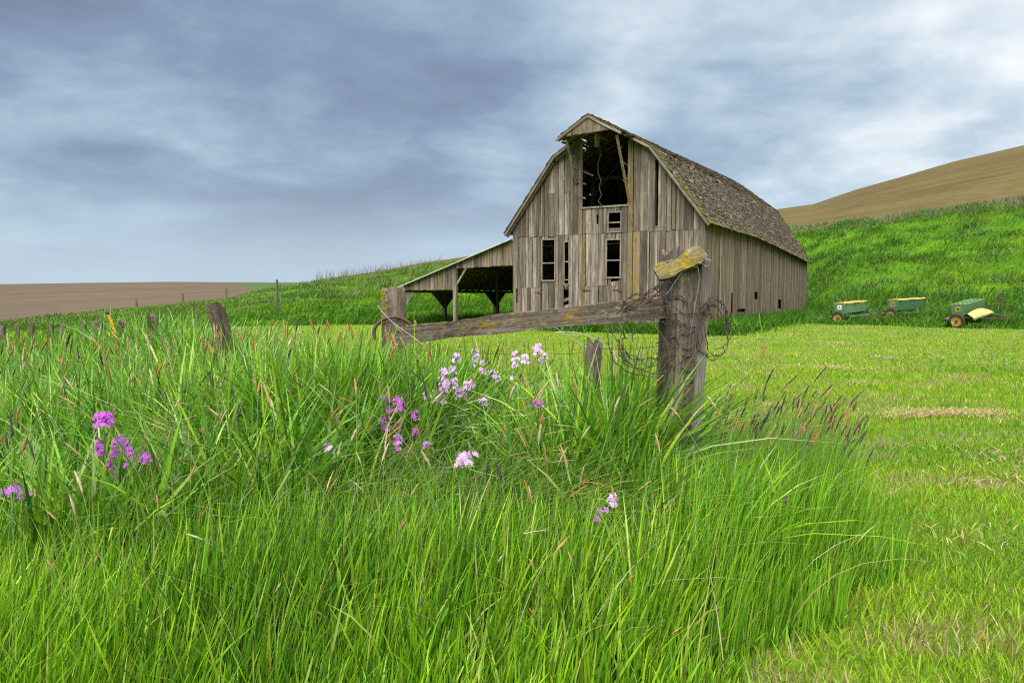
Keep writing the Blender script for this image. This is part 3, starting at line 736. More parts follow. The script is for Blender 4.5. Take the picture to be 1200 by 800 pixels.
# ------------------------------------------------------------------ fence posts
def post(name, Y, top, low, wd, dp, mat, label, seed, taper=.0, slant=0., rot=None, rough=.012, group=None, zmin=None, round_=False):
    a = at(*top, Y); b = at(*low, Y); d = (a - b).normalized(); g = gz(b.x, b.y) - .25; k_ = (a.z - g) / d.z; base = a - d * k_
    ln = k_; nr, ns = 26, 24; r2 = np.random.default_rng(seed); ph = r2.random(12) * 6.28; mb = MB(); vs_ = []
    for i in range(nr + 1):
        f = i / nr
        for j in range(ns):
            an = 2 * math.pi * j / ns; cx, sx = math.cos(an), math.sin(an); e_ = .38 if not round_ else .9
            x = math.copysign(abs(cx) ** e_, cx) * wd / 2; y = math.copysign(abs(sx) ** e_, sx) * dp / 2
            gr = 1 - .09 * max(0, math.sin(an * 3 + ph[0])) ** 6 - .10 * max(0, math.sin(an * 2 + ph[1] + .3 * math.sin(f * 5))) ** 18
            gr += (rough / wd) * (math.sin(an * 7 + ph[2] + f * 3) + .8 * math.sin(f * 23 + ph[3] + an * 2) + .6 * r2.normal())
            gr *= 1 + taper * (.5 - f); z = ln * f
            if i >= nr - 1: z += slant * x / wd * 2 + .018 * math.sin(an * 3 + ph[4]) + .01 * r2.normal() - (.012 if i == nr else .03)
            if i == nr: gr *= .94
            vs_.append((x * gr + .012 * math.sin(f * 4 + ph[5]), y * gr, z))
    fs = []
    for i in range(nr):
        for j in range(ns): fs.append((i * ns + j, i * ns + (j + 1) % ns, (i + 1) * ns + (j + 1) % ns, (i + 1) * ns + j))
    c_ = len(vs_); vs_.append((0, 0, ln - .03)); fs += [(nr * ns + j, nr * ns + (j + 1) % ns, c_) for j in range(ns)]; fs.append(tuple(range(ns - 1, -1, -1)))
    mb.add(vs_, fs); o = mb.build(name, mat, None, base); o.rotation_euler = (d.to_track_quat('Z', 'Y') @ Quaternion((0, 0, 1), rot or 0)).to_euler()
    o['_len'] = ln; del o['_len']
    if label: tag(o, label, 'post', group)
    return o, base, d, ln
YM, YL = 4.5, 5.9
main, mbase, md, mln = post('fence_post', YM, (800, 293), (792, 490), .235, .21, M_post, 'thick split wooden fence post with slanted lichen board nailed on top', 3, .04, 0., .25, .009)
# pale weathered slab spiked to the post's right side
pa, pb = at(808, 520, YM - .03), at(822, 305, YM - .03); ln = (pb - pa).length; mb = MB(); n = 14; vs_ = []; fs = []; r2 = random.Random(5)
for i in range(n + 1):
    f = i / n; z = -.3 + (ln + .3) * f; hw = .040 + .005 * math.sin(f * 7) + r2.gauss(0, .002)
    for x, y in ((-hw, -.085), (hw * .9, -.075), (hw, .05), (-hw, .06)): vs_.append((x + r2.gauss(0, .0025), y + r2.gauss(0, .003), z + (r2.gauss(0, .012) if i == n else 0)))
for i in range(n):
    for j in range(4): fs.append((i * 4 + j, i * 4 + (j + 1) % 4, (i + 1) * 4 + (j + 1) % 4, (i + 1) * 4 + j))
fs += [(3, 2, 1, 0), (n * 4, n * 4 + 1, n * 4 + 2, n * 4 + 3)]; mb.add(vs_, fs); slab = mb.build('side_slab', M_slab)
d = (pb - pa).normalized(); yv = Vector((-.25, 1, 0)); yv = (yv - d * yv.dot(d)).normalized()
slab.matrix_world = Matrix.Translation(pa) @ Matrix((yv.cross(d), yv, d)).transposed().to_4x4()
bpy.context.view_layer.update(); slab.parent = main; slab.matrix_parent_inverse = main.matrix_world.inverted()
# the slanted cap board is a part of that post
pa, pb = at(769, 322, YM - .135), at(825, 297.5, YM - .135)
mb = MB(); n = 8; ln = (pb - pa).length; vs_ = []; fs = []
for i in range(n + 1):
    f = i / n; z = ln * f; hw = .050 + .005 * math.sin(f * 9) - (.012 if i == 0 else 0) - (.014 if i == n else 0); dx = .008 * math.sin(f * 5)
    for x, y in ((-hw + dx, -.03), (hw + dx - .004, -.026), (hw + dx, .03), (-hw + dx, .03)): vs_.append((x + rnd.gauss(0, .005), y + rnd.gauss(0, .004), z + rnd.gauss(0, .006) + (.012 if x > 0 and i == n else 0)))
for i in range(n):
    for j in range(4): fs.append((i * 4 + j, i * 4 + (j + 1) % 4, (i + 1) * 4 + (j + 1) % 4, (i + 1) * 4 + j))
fs += [(3, 2, 1, 0), (n * 4, n * 4 + 1, n * 4 + 2, n * 4 + 3)]
mb.add(vs_, fs); cap = mb.build('cap_board', M_cap)
d = (pb - pa).normalized(); yv = Vector((.15, .93, -.33)); yv = (yv - d * yv.dot(d)).normalized(); xv = yv.cross(d)
cap.matrix_world = Matrix.Translation(pa) @ Matrix((xv, yv, d)).transposed().to_4x4()
bpy.context.view_layer.update(); mw = main.matrix_world.copy(); cap.parent = main; cap.matrix_parent_inverse = mw.inverted()
left, lb, ld, lln = post('fence_post', YL, (460.5, 337), (461, 375), .25, .20, M_post2, 'square grey railway tie post with yellow moss streak and iron hoop at rail end', 5, -.03, 0, .1, .007)
# moss streak: a thin crust standing on the tie's corner
mb = MB(); c0 = at(449, 338, YL - .115); rr = random.Random(4)
for i in range(60):
    f = i / 60; x = rr.gauss(0, .010); z = -.02 - f * .28; s_ = rr.uniform(.007, .014)
    p = Vector((x, rr.uniform(-.006, .004), z)); mb.add([p + Vector((s_ * math.cos(a), -.004 - .004 * rr.random(), s_ * 1.3 * math.sin(a))) for a in np.linspace(0, 6.28, 7)[:-1]] + [p + Vector((0, -.012, 0))], [(j, (j + 1) % 6, 6) for j in range(6)])
moss = mb.build('moss_streak', plain('yellow_moss', (.20, .145, .010), .95, .1, 0, (.11, .095, .012), 30)); moss.location = c0
bpy.context.view_layer.update(); mw = left.matrix_world.copy(); moss.parent = left; moss.matrix_parent_inverse = mw.inverted()
post('leaning_stake', 4.75, (698, 399), (690, 505), .125, .07, M_post2, 'low grey leaning stake between the rail and the thick split post', 6, .02, .01, .4, .006)
post('tilted_post', 7.2, (252, 357), (262, 396), .215, .13, M_post, 'broad tilted flat-topped post leaning over in tall grass', 8, .0, .025, .05, .008)
row = [(178.5, 369, 11, .205), (117, 377, 14.6, .13), (111, 376.5, 14.8, .13), (97, 377, 16.2, .15), (74, 379, 18.5, .17), (60, 379, 20, .13), (37, 378, 21.5, .15), (21, 381.5, 24, .12), (3.5, 381.5, 25.5, .17), (141, 375.5, 13.4, .15), (147, 375, 13.5, .06)]
for i, (x, y, Y, w_) in enumerate(row):
    lab = {0: 'dark square stump of a post between tilted post and yellow marker', 1: 'left of two dark stumps pressed side by side next to yellow marker', 2: 'right of two dark stumps pressed side by side next to yellow marker', 9: 'pale topped stump standing just beyond yellow marker', 10: 'very thin dark stick beside the pale topped stump', 3: 'old grey post top right past the pair of side by side stumps', 4: 'fourth old post past yellow marker along fence line, middle sized', 5: 'narrow fifth old post past yellow marker along fence line', 6: 'dark sixth old post past yellow marker, clear of its neighbours', 7: 'thin low seventh old post past yellow marker along fence', 8: 'last old post past yellow marker where fence line ends in grass'}.get(i)
    post('old_post', Y, (x, y), (x + rnd.uniform(-1, 1), y + 25), w_, w_ * .8, M_post2 if i % 3 else M_post, lab, 20 + i, .0, rnd.uniform(-.03, .03), rnd.uniform(0, .6), .007, 'old posts of the fence line')
hillp = [(159.5, 349.5, 358, 66, .24, 'short dark post on green rise in front of ploughed field'), (214, 344, 356, 68, .22, 'dark upright post with flat top at edge of ploughed field'),
         (265, 336.5, 351, 71, .22, 'pale post on the crest where ploughed and green fields meet'), (324.5, 327.5, 362, 52, .2, 'tall slim grey post on hillside breaking the skyline')]
for i, (x, y0, y1, Y, w_, lab) in enumerate(hillp):
    post('field_post', Y, (x, y0), (x + .4, y1), w_, w_ * .8, M_post2, lab, 40 + i, .0, .02, .3, .006, 'posts on the hillside', round_=True)
post('thin_stake', 24, (231, 360), (230.5, 378), .05, .05, M_post2, 'thin pale stake standing alone in mown strip behind tilted post', 50, 0, 0, 0, .002, round_=True)

# rail -----------------------------------------------------------------
pa, pb = at(466, 394, YL - .22), at(779, 360.5, YM - .03)
mb = MB(); n = 40; ln = (pb - pa).length; vs_ = []; fs = []; r2 = random.Random(9)
for i in range(n + 1):
    f = i / n; z = ln * f; h = .066 + .004 * math.sin(f * 17) + r2.gauss(0, .0022); dx = .012 * math.sin(f * 3.1); t_ = .042
    for x, y in ((-h + dx, -t_), (h + dx, -t_ + .004), (h + dx + r2.gauss(0, .001), t_), (-h + dx, t_)): vs_.append((x, y, z))
for i in range(n):
    for j in range(4): fs.append((i * 4 + j, i * 4 + (j + 1) % 4, (i + 1) * 4 + (j + 1) % 4, (i + 1) * 4 + j))
fs += [(3, 2, 1, 0), (n * 4, n * 4 + 1, n * 4 + 2, n * 4 + 3)]
mb.add(vs_, fs); rail = mb.build('brace_rail', M_rail)
d = (pb - pa).normalized(); yv = Vector((0, 1, 0)); yv = (yv - d * yv.dot(d)).normalized(); xv = yv.cross(d)
if xv.z < 0: xv = -xv; yv = -yv
rail.matrix_world = Matrix.Translation(pa) @ Matrix((xv, d.cross(xv), d)).transposed().to_4x4()
tag(rail, 'long weathered plank rail with yellow lichen edge between two fence posts', 'rail')

# wires -----------------------------------------------------------------
def smooth_path(pts, k_=6):
    pts = [Vector(p) for p in pts]; o = []
    for i in range(len(pts) - 1):
        p0, p1, p2, p3 = pts[max(i - 1, 0)], pts[i], pts[i + 1], pts[min(i + 2, len(pts) - 1)]
        for f in np.linspace(0, 1, k_, endpoint=False):
            o.append(.5 * ((2 * p1) + (p2 - p0) * f + (2 * p0 - 5 * p1 + 4 * p2 - p3) * f * f + (3 * p1 - p0 - 3 * p2 + p3) * f ** 3))
    return o + [pts[-1]]
def wire_obj(name, paths, r, mat, label, barbs=0, cat='wire', group=None):
    base = Vector(paths[0][0]); mb = MB(); q = random.Random(hash(label) % 1000 if False else len(label))
    for p in paths:
        p = [Vector(a) - base for a in p]; mb.tube(p, r, 5)
        if barbs:
            for i in range(3, len(p) - 3, barbs):
                for s_ in range(2):
                    dv = Vector((q.gauss(0, 1), q.gauss(0, 1), q.gauss(0, 1))).normalized() * .014; mb.tube([p[i] - dv, p[i] + dv], r * .8, 4)
    return tag(mb.build(name, mat, None, base), label, cat, group)
q = random.Random(21); paths = []
for i in range(9):          # coil hung on the rail, left of the thick post
    cx, cy = 764 + q.uniform(-16, 14), 396 + q.uniform(-14, 14); rx, ry = q.uniform(24, 52), q.uniform(26, 52); ph = q.uniform(0, 6.28); sp0 = q.uniform(2.4, 5.6); tl = q.uniform(-.9, .5); pts = []
    Yc = YM - .20 + q.uniform(-.06, .04)
    for s_ in range(22):
        a = ph + sp0 * s_ / 21; x = rx * math.cos(a); y = ry * math.sin(a); x, y = x * math.cos(tl) - y * math.sin(tl), x * math.sin(tl) + y * math.cos(tl)
        yy = cy + y; yy = max(yy, 352 + 10 * math.sin(a * 2 + i) - (cx + x - 720) * .12); pts.append(at(cx + x + q.gauss(0, 1.5), yy + q.gauss(0, 1.5), Yc + .07 * math.sin(a * 1.5 + i)))
    paths.append(smooth_path(pts, 4))
for i in range(6):          # bundle lying along the rail's top
    y0 = 362 + q.uniform(-6, 6); pts = [at(728 + 9 * k_ + q.gauss(0, 1.5), y0 - 4.4 * k_ + q.gauss(0, 2.2), YM - .14 + q.uniform(-.04, .04)) for k_ in range(6)]; paths.append(smooth_path(pts, 5))
pts = [at(770 + 6 * math.cos(a) + 1.2 * a, 336 + 5 * math.sin(a) + q.gauss(0, 1), YM - .16 + .02 * math.sin(a)) for a in np.linspace(0, 14, 26)]; paths.append(smooth_path(pts, 3))
wire_obj('wire_coil', paths, .0030, M_wire, 'tangled coil of rusty barbed wire hanging over rail left of thick post', 11, 'wire coil')
paths = []
for i in range(5):
    cx, cy = 836 + q.uniform(-3, 4), 384 + q.uniform(-4, 6); rx, ry = q.uniform(9, 22), q.uniform(18, 38); ph = q.uniform(0, 6.28); pts = []
    for s_ in range(20):
        a = ph + (3.4 + .6 * i) * s_ / 19; pts.append(at(cx + rx * math.cos(a) + q.gauss(0, 1.5), cy + ry * math.sin(a) + q.gauss(0, 1.5), YM - .06 + .1 * math.cos(a)))
    paths.append(smooth_path(pts, 4))
pts = [at(824 + 4 * math.cos(a) + .3 * a, 362 + 7 * math.sin(a), YM - .12 + .02 * math.cos(a)) for a in np.linspace(0, 16, 26)]; paths.append(smooth_path(pts, 3))
wire_obj('wire_coil', paths, .0028, M_wire, 'smaller loop of rusty wire hanging on right side of thick post', 13, 'wire coil')
# strands tied round the thick post
paths = []
for k_, (y0, tilt) in enumerate(((368, 0), (381, 3), (393, -8), (407, 5), (416, 2), (424, -12), (430, 10), (474, 0))):
    pts = []
    for s_ in range(9):
        f = s_ / 8; x = 771 + 52 * f + (0 if y0 < 400 else -2); yb = YM - .13 + .10 * (abs(f - .5) * 2) ** 3
        pts.append(at(x, y0 + tilt * (f - .5) * 2 + q.gauss(0, .6), yb))
    paths.append(smooth_path(pts, 3))
wire_obj('tie_wire', paths, .0034, M_wire, 'turns of rusty wire wrapped round shaft of thick split post', 9)
wire_obj('tie_wire', [smooth_path([at(x, y, YM - .17) for x, y in ((781, 345), (790, 332), (800, 318), (808, 312.5), (813, 312), (818, 315), (819, 330), (814, 362), (809, 392))], 5), smooth_path([at(x, y, YM - .14) for x, y in ((812, 312), (822, 309), (829, 312), (832, 300), (829, 293))], 5)], .0018, M_galv, 'loose bright galvanised wire looped under slanted cap board of post')
# net fence between the posts
paths = []
a0, a1 = at(480, 410, YL - .1), at(775, 404, YM + .02)
for y0, y1 in ((409, 405), (440, 436)):
    pts = [at(476 + (776 - 476) * f, y0 + (y1 - y0) * f + 7 * math.sin(f * 3.14) + q.gauss(0, .8), YL + .02 + (YM - YL - .06) * f) for f in np.linspace(0, 1, 16)]; paths.append(smooth_path(pts, 3))
for f in np.linspace(.05, .95, 30):
    Y = YL + .02 + (YM - YL - .06) * f; x = 476 + 300 * f; yt = 411 - 4 * f + 7 * math.sin(f * 3.14); lean_ = q.gauss(0, 3)
    paths.append([at(x + lean_, yt - q.uniform(4, 22), Y), at(x + lean_ * .3, yt + 2, Y), at(x, yt + 34, Y)])
wire_obj('net_fence', paths, .0016, M_wire, 'rusty woven wire fence netting stretched beneath the plank rail', 0, 'wire fence')
wire_obj('guy_wire', [smooth_path([at(x, y, YL - .2 - .1 * k_) for k_, (x, y) in enumerate(((443, 358), (452, 370), (466, 382), (480, 392), (496, 404)))], 5)], .0026, M_galv, 'taut pale wire running down from square tie post into grass')
wire_obj('fallen_wire', [smooth_path([at(x, y, 4.5) for x, y in ((651, 384), (663, 392), (676, 400), (688, 407))], 5), smooth_path([at(x, y, 4.45) for x, y in ((652, 389), (672, 389), (696, 396), (709, 402))], 5)], .0020, M_galv, 'short bent bright wire ends above low grey stake')
wire_obj('fallen_wire', [smooth_path([at(x, y, 4.25) for x, y in ((835, 395), (848, 405), (862, 421), (871, 438), (874, 452))], 5)], .0018, M_galv, 'loose pale wire drooping right of thick post over mown lawn')
# iron hoop on the left tie
pts = [at(461 + 23 * math.cos(a), 390 - 19 * math.sin(a), YL - .16 + .03 * math.cos(a)) for a in np.linspace(-.5, 3.6, 22)]
wire_obj('iron_hoop', [pts], .016, M_iron, 'curved rusty iron hoop leaning against square tie post', 0, 'hoop')
# marker
a = at(127, 368, 12.4); b = at(135, 388, 12.4); d = (a - b).normalized(); g = gz(b.x, b.y) - .2; base = a - d * ((a.z - g) / d.z); ln = (a - base).length
mk = empty('marker_post', base); mk.rotation_euler = d.to_track_quat('Z', 'Y').to_euler(); tag(mk, 'leaning yellow plastic marker post with dark print in tall grass', 'marker')
mb = MB(); w_ = .052
for z0, z1 in ((0, ln),): mb.hexa([(-w_, -.006, z0), (0, -.016, z0), (w_, -.006, z0), (0, -.010, z0), (-w_, -.006, z1), (0, -.016, z1), (w_, -.006, z1), (0, -.010, z1)])
mb.build('blade', M_sign, mk)
mb = MB(); mb.box((-.045, -.022, ln), (.045, .0, ln + .035)); mb.build('cap', M_black, mk)
for i, (z, h, w2) in enumerate(((.06, .028, .03), (.12, .012, .032), (.15, .012, .026), (.19, .012, .034), (.225, .012, .03), (.27, .014, .02))):
    mb = MB(); mb.box((-w2, -.019, ln - z - h / 2), (w2, -.0165, ln - z + h / 2)); mb.build('print_line', M_black, mk)
pts = [(.03, -.02, ln - .33), (.06, -.05, ln - .36), (.10, -.05, ln - .33), (.12, -.04, ln - .38), (.11, -.03, ln - .42)]
mb = MB(); mb.tube(smooth_path(pts, 4), .022, 6); mb.build('ribbon', M_sign, mk)

# ------------------------------------------------------------------ grain drills
def wheel(parent, loc, r=.40, w_=.16):
    h = MB(); h.lathe([(.05, -w_ * .62), (.06, -w_ * .5), (.06, w_ * .5), (.04, w_ * .55)], 12, 'x'); hub = h.build('wheel', M_iron, parent, loc)
    t_ = MB(); t_.lathe([(r * .64, -w_ / 2), (r * .86, -w_ * .55), (r * .97, -w_ * .38), (r, -w_ * .12), (r, w_ * .12), (r * .97, w_ * .38), (r * .86, w_ * .55), (r * .64, w_ / 2)], 28, 'x'); 
    # open ring: inner wall
    t_.f = t_.f[:-2]; n = 28; k_ = len(t_.v) // n; t_.f += [((k_ - 1) * n + j, (k_ - 1) * n + (j + 1) % n, (j + 1) % n, j) for j in range(n)]
    t_.build('tyre', M_rubber, hub, smooth=False)
    rm = MB(); rm.lathe([(r * .20, -w_ * .12), (r * .36, -w_ * .2), (r * .52, -w_ * .12), (r * .62, -w_ * .46), (r * .66, -w_ * .46), (r * .66, w_ * .46), (r * .2, w_ * .3)], 24, 'x'); rm.build('rim', M_yellow, hub)
    for j in range(5):
        b_ = MB(); a = j * 1.2566; b_.lathe([(.014, -w_ * .30), (.014, -w_ * .1)], 6, 'x'); b_.build('lug_nut', M_iron, hub, (0, r * .29 * math.cos(a), r * .29 * math.sin(a)))
    return hub
def drill(px_, py_, Y, ang, tilt, ln, paint, long_paint, lid_m, decal_m, label, open_lid=False):
    g = at(px_, py_, Y); g.z = gz(g.x, g.y); o = empty('seed_drill', g); o.rotation_euler = (0, -tilt, math.pi / 2 - ang)   # local x: away along the box
    tag(o, label, 'seed drill', 'seed drills parked along the foot of the bank')
    zb, zt, hw, hb = .66, 1.24, .33, .20
    mb = MB(); mb.hexa([(0, -hb, zb), (ln, -hb, zb), (ln, hb, zb), (0, hb, zb), (0, -hw, zt), (ln, -hw, zt), (ln, hw, zt), (0, hw, zt)]); box_ = mb.build('hopper', long_paint, o)
    ep = MB(); ep.prism([(-.012, -hb - .05, zb - .1), (-.012, hb + .05, zb - .1), (-.012, hw + .03, zt + .01), (-.012, -hw - .03, zt + .01)], (.01, 0, 0)); ep.build('end_panel', paint, o)
    ep = MB(); ep.prism([(ln + .002, -hb - .05, zb - .1), (ln + .002, hb + .05, zb - .1), (ln + .002, hw + .03, zt + .01), (ln + .002, -hw - .03, zt + .01)], (.01, 0, 0)); ep.build('end_panel', paint, o)
    if not open_lid:
        for i in range(2):
            a, b = (.0, ln / 2 - .01) if i == 0 else (ln / 2 + .01, ln); lb_ = MB(); lb_.hexa([(a, -hw - .03, zt + .012), (b, -hw - .03, zt + .012), (b, hw + .03, zt + .012), (a, hw + .03, zt + .012), (a, -hw + .06, zt + .07), (b, -hw + .06, zt + .07), (b, hw - .06, zt + .07), (a, hw - .06, zt + .07)]); l_ = lb_.build('lid', lid_m, o)
            for xx in (a + .15, b - .15): hb_ = MB(); hb_.box((xx - .05, -hw - .045, zt - .04), (xx + .05, -hw - .032, zt + .03)); hb_.build('latch', M_iron, l_)
    else:
        lb_ = MB()
        for yy in (-hw, -.12, .10, hw - .02): lb_.box((0.02, yy, zt + .004), (ln - .02, yy + .05, zt + .045))
        for xx in np.linspace(.3, ln - .3, 5): lb_.box((xx, -hw + .06, zt + .008), (xx + .06, hw - .03, zt + .035))
        lb_.build('lid_rail', M_greenpale, o); ib = MB(); ib.box((.05, -hw + .05, zt - .02), (ln - .05, hw - .05, zt + .003)); ib.build('seed_compartment', M_rubber, o)
        cv = MB(); n = 9; vs_ = []                                  # bowed panel hanging off the front
        for i in range(n + 1):
            f = i / n; x = .1 + f * (ln + .25); z = .62 + .30 * math.sin(f * 2.4 + .35) - .18 * f
            for (yy, dz) in ((-.42, .0), (-.66, -.16), (-.78, -.34)): vs_ += [(x, yy, z + dz + .05), (x, yy + .012, z + dz + .03)]
        fs = []
        for i in range(n):
            a = i * 6; b = a + 6; fs += [(a, b, b + 2, a + 2), (a + 2, b + 2, b + 4, a + 4), (a + 1, a + 3, b + 3, b + 1), (a + 3, a + 5, b + 5, b + 3), (a, a + 1, b + 1, b), (a + 4, b + 4, b + 5, a + 5)]
        fs += [(0, 2, 3, 1), (2, 4, 5, 3), (n * 6, n * 6 + 1, n * 6 + 3, n * 6 + 2), (n * 6 + 2, n * 6 + 3, n * 6 + 5, n * 6 + 4)]
        cv.add(vs_, fs); cv.build('hanging_cover', M_cream, o, smooth=True)
    dc = MB(); dc.box((-.020, -.13, .90), (-.0135, .13, 1.16)); dcl = dc.build('decal', decal_m, o)
    mk_ = MB(); mk_.prism([(-.024, y, z) for y, z in ((-.08, .99), (-.02, .97), (.06, 1.0), (.08, 1.06), (.03, 1.05), (-.01, 1.09), (-.05, 1.06))], (.003, 0, 0)); mk_.build('emblem', M_black if decal_m is not M_white else M_green, dcl)
    fr = MB(); fr.beam((-.05, .0, .48), (ln + .05, 0, .48), .09, .09); fr.beam((0, -.75, .5), (ln, -.75, .5), .07, .07); fr.beam((.4, -.75, .5), (.4, .4, .55), .06, .06); fr.beam((ln - .4, -.75, .5), (ln - .4, .4, .55), .06, .06)
    fr.beam((.02, 0, .66), (.02, 0, .4), .3, .05, (1, 0, 0)); fr.beam((ln - .02, 0, .66), (ln - .02, 0, .4), .3, .05, (1, 0, 0)); fr.build('chassis', paint, o)
    tg = MB(); tg.beam((.5, -.75, .5), (ln / 2, -2.0, .42), .07, .07); tg.beam((ln - .5, -.75, .5), (ln / 2, -2.0, .42), .07, .07); tg.build('drawbar', M_iron, o)
    pl = MB(); pl.box((.1, .52, .44), (ln - .1, .78, .475)); pl.build('foot_board', M_frame, o)
    nb = 11
    for i in range(nb):
        x = .28 + (ln - .56) * i / (nb - 1); tb = MB(); tb.tube([(x, -.02, zb - .01), (x + .01, .12, .45), (x, .22, .22)], .022, 6); td = tb.build('seed_tube', M_iron, o)
        dk = MB(); dk.lathe([(.02, -.012), (.165, -.004), (.165, .004), (.02, .012)], 16, 'x'); dk.build('disc', M_iron, td, (x + .03, .25, .17))
    wheel(o, (-.17, 0, .40)); wheel(o, (ln + .17, 0, .40))
    lv = MB(); lv.tube([(ln * .8, -.4, .6), (ln * .85, -.7, 1.0), (ln * .9, -.95, 1.25)], .018, 6); lv.build('lever', M_iron, o)
    return o
ANG = R(55)
drill(984, 378, 42.5, ANG, R(3), 2.5, M_green, M_greenpale, M_yellow, M_white, 'faded green seed drill with white square decal nearest the barn wall')
drill(1046, 379, 42.0, ANG + R(4), R(2), 2.9, M_green2, M_green2, M_yellow, M_yellow, 'teal green seed drill with closed yellow lid between two others')
drill(1123, 384, 38.0, ANG, R(7), 2.5, M_green, M_green, M_yellow, M_yellow, 'tilted green seed drill with open top and bleached yellow cover hanging', True)
# small lift crank standing in the grass beside the last drill
g = at(1172, 375, 41); g.z = gz(g.x, g.y); mb = MB(); mb.tube([(0, 0, -.1), (0, 0, 1.0)], .03, 6); mb.tube(smooth_path([(-.28, 0, .95), (-.2, 0, 1.15), (0, 0, 1.25), (.12, 0, 1.1), (.05, 0, .92), (-.08, 0, .98), (-.05, 0, 1.15)], 4), .035, 6); mb.tube([(.0, .1, .8), (.45, .1, .8)], .03, 6)
tag(mb.build('iron_crank', M_iron, None, g), 'curled rusty iron crank sticking up from grass past tilted seed drill', 'crank')
#GRASS_PART
# ------------------------------------------------------------------ grass
class Blades:
    """collects tapered, bending blades; every blade is its own geometry"""
    def __init__(s, low=()): s.V = []; s.Q = []; s.T = []; s.C = []; s.n = 0; s.low = low
    def add(s, base, h, phi, lean, bend, wd, colr, K=4, psi=None, fold=None, tipf=.55):
        n = len(h)
        if n == 0: return
        base = np.asarray(base)
        if s.low:
            az_ = np.arctan2(base[:, 0], base[:, 1]); D_ = np.hypot(base[:, 0], base[:, 1]); h = np.array(h, float)
            for a0, a1, Df, sl, rg_, pr_ in s.low:
                k_ = (az_ > a0 - .012) & (az_ < a1 + .012) & (D_ < Df + .05) & (D_ > Df - rg_) & (rng.random(n) < pr_)
                h = np.where(k_, np.minimum(h, np.maximum(.28, CAM_H + sl * (D_ + .1) - base[:, 2] - .03)), h)
        base = np.asarray(base); sv = np.linspace(0, 1, K + 1)
        if psi is None: psi = rng.random(n) * 6.283
        dx, dy = np.cos(phi), np.sin(phi); sx, sy = np.cos(psi), np.sin(psi)
        rows = []
        for i, q in enumerate(sv):
            r_ = h * (lean * q + bend * q ** 2.2); zz = h * (q - .42 * np.clip(bend, 0, 2) * q ** 3 - .12 * lean * q ** 2)
            cx = base[:, 0] + dx * r_; cy = base[:, 1] + dy * r_; cz = base[:, 2] + zz
            hw = wd * .5 * (1 - q) ** tipf * (.75 + .5 * min(1, q * 4) * (1 - .2 * q))
            if i < K:
                tw = .5 * q
                ax, ay = sx * hw, sy * hw
                rows.append(np.stack([cx - ax, cy - ay, cz], -1)); rows.append(np.stack([cx + ax, cy + ay, cz + hw * .3], -1))
            else: rows.append(np.stack([cx, cy, cz], -1))
        V = np.stack(rows, 1); m = V.shape[1]; o = s.n + np.arange(n)[:, None] * m
        for i in range(K - 1): s.Q.append(o + np.array([2 * i, 2 * i + 1, 2 * i + 3, 2 * i + 2])[None])
        s.T.append(o + np.array([2 * K - 2, 2 * K - 1, 2 * K])[None])
        s.V.append(V.reshape(-1, 3)); s.C.append(np.repeat(colr, m, 0)); s.n += n * m
    def build(s, name, mat):
        return big_mesh(name, np.concatenate(s.V), np.concatenate(s.Q) if s.Q else np.zeros((0, 4)), np.concatenate(s.T), mat, np.concatenate(s.C), smooth=True)
def pick(n, pal, jit=.16):
    w_ = np.array([p[1] for p in pal], float); w_ /= w_.sum(); c_ = np.array([p[0] for p in pal])[rng.choice(len(pal), n, p=w_)]
    return np.clip(c_ * (1 + rng.normal(0, jit, (n, 1))) * (1 + rng.normal(0, .05, (n, 3))), .004, .9)
def base_pts(x, y): return np.stack([x, y, ground_z(x, y)], -1)

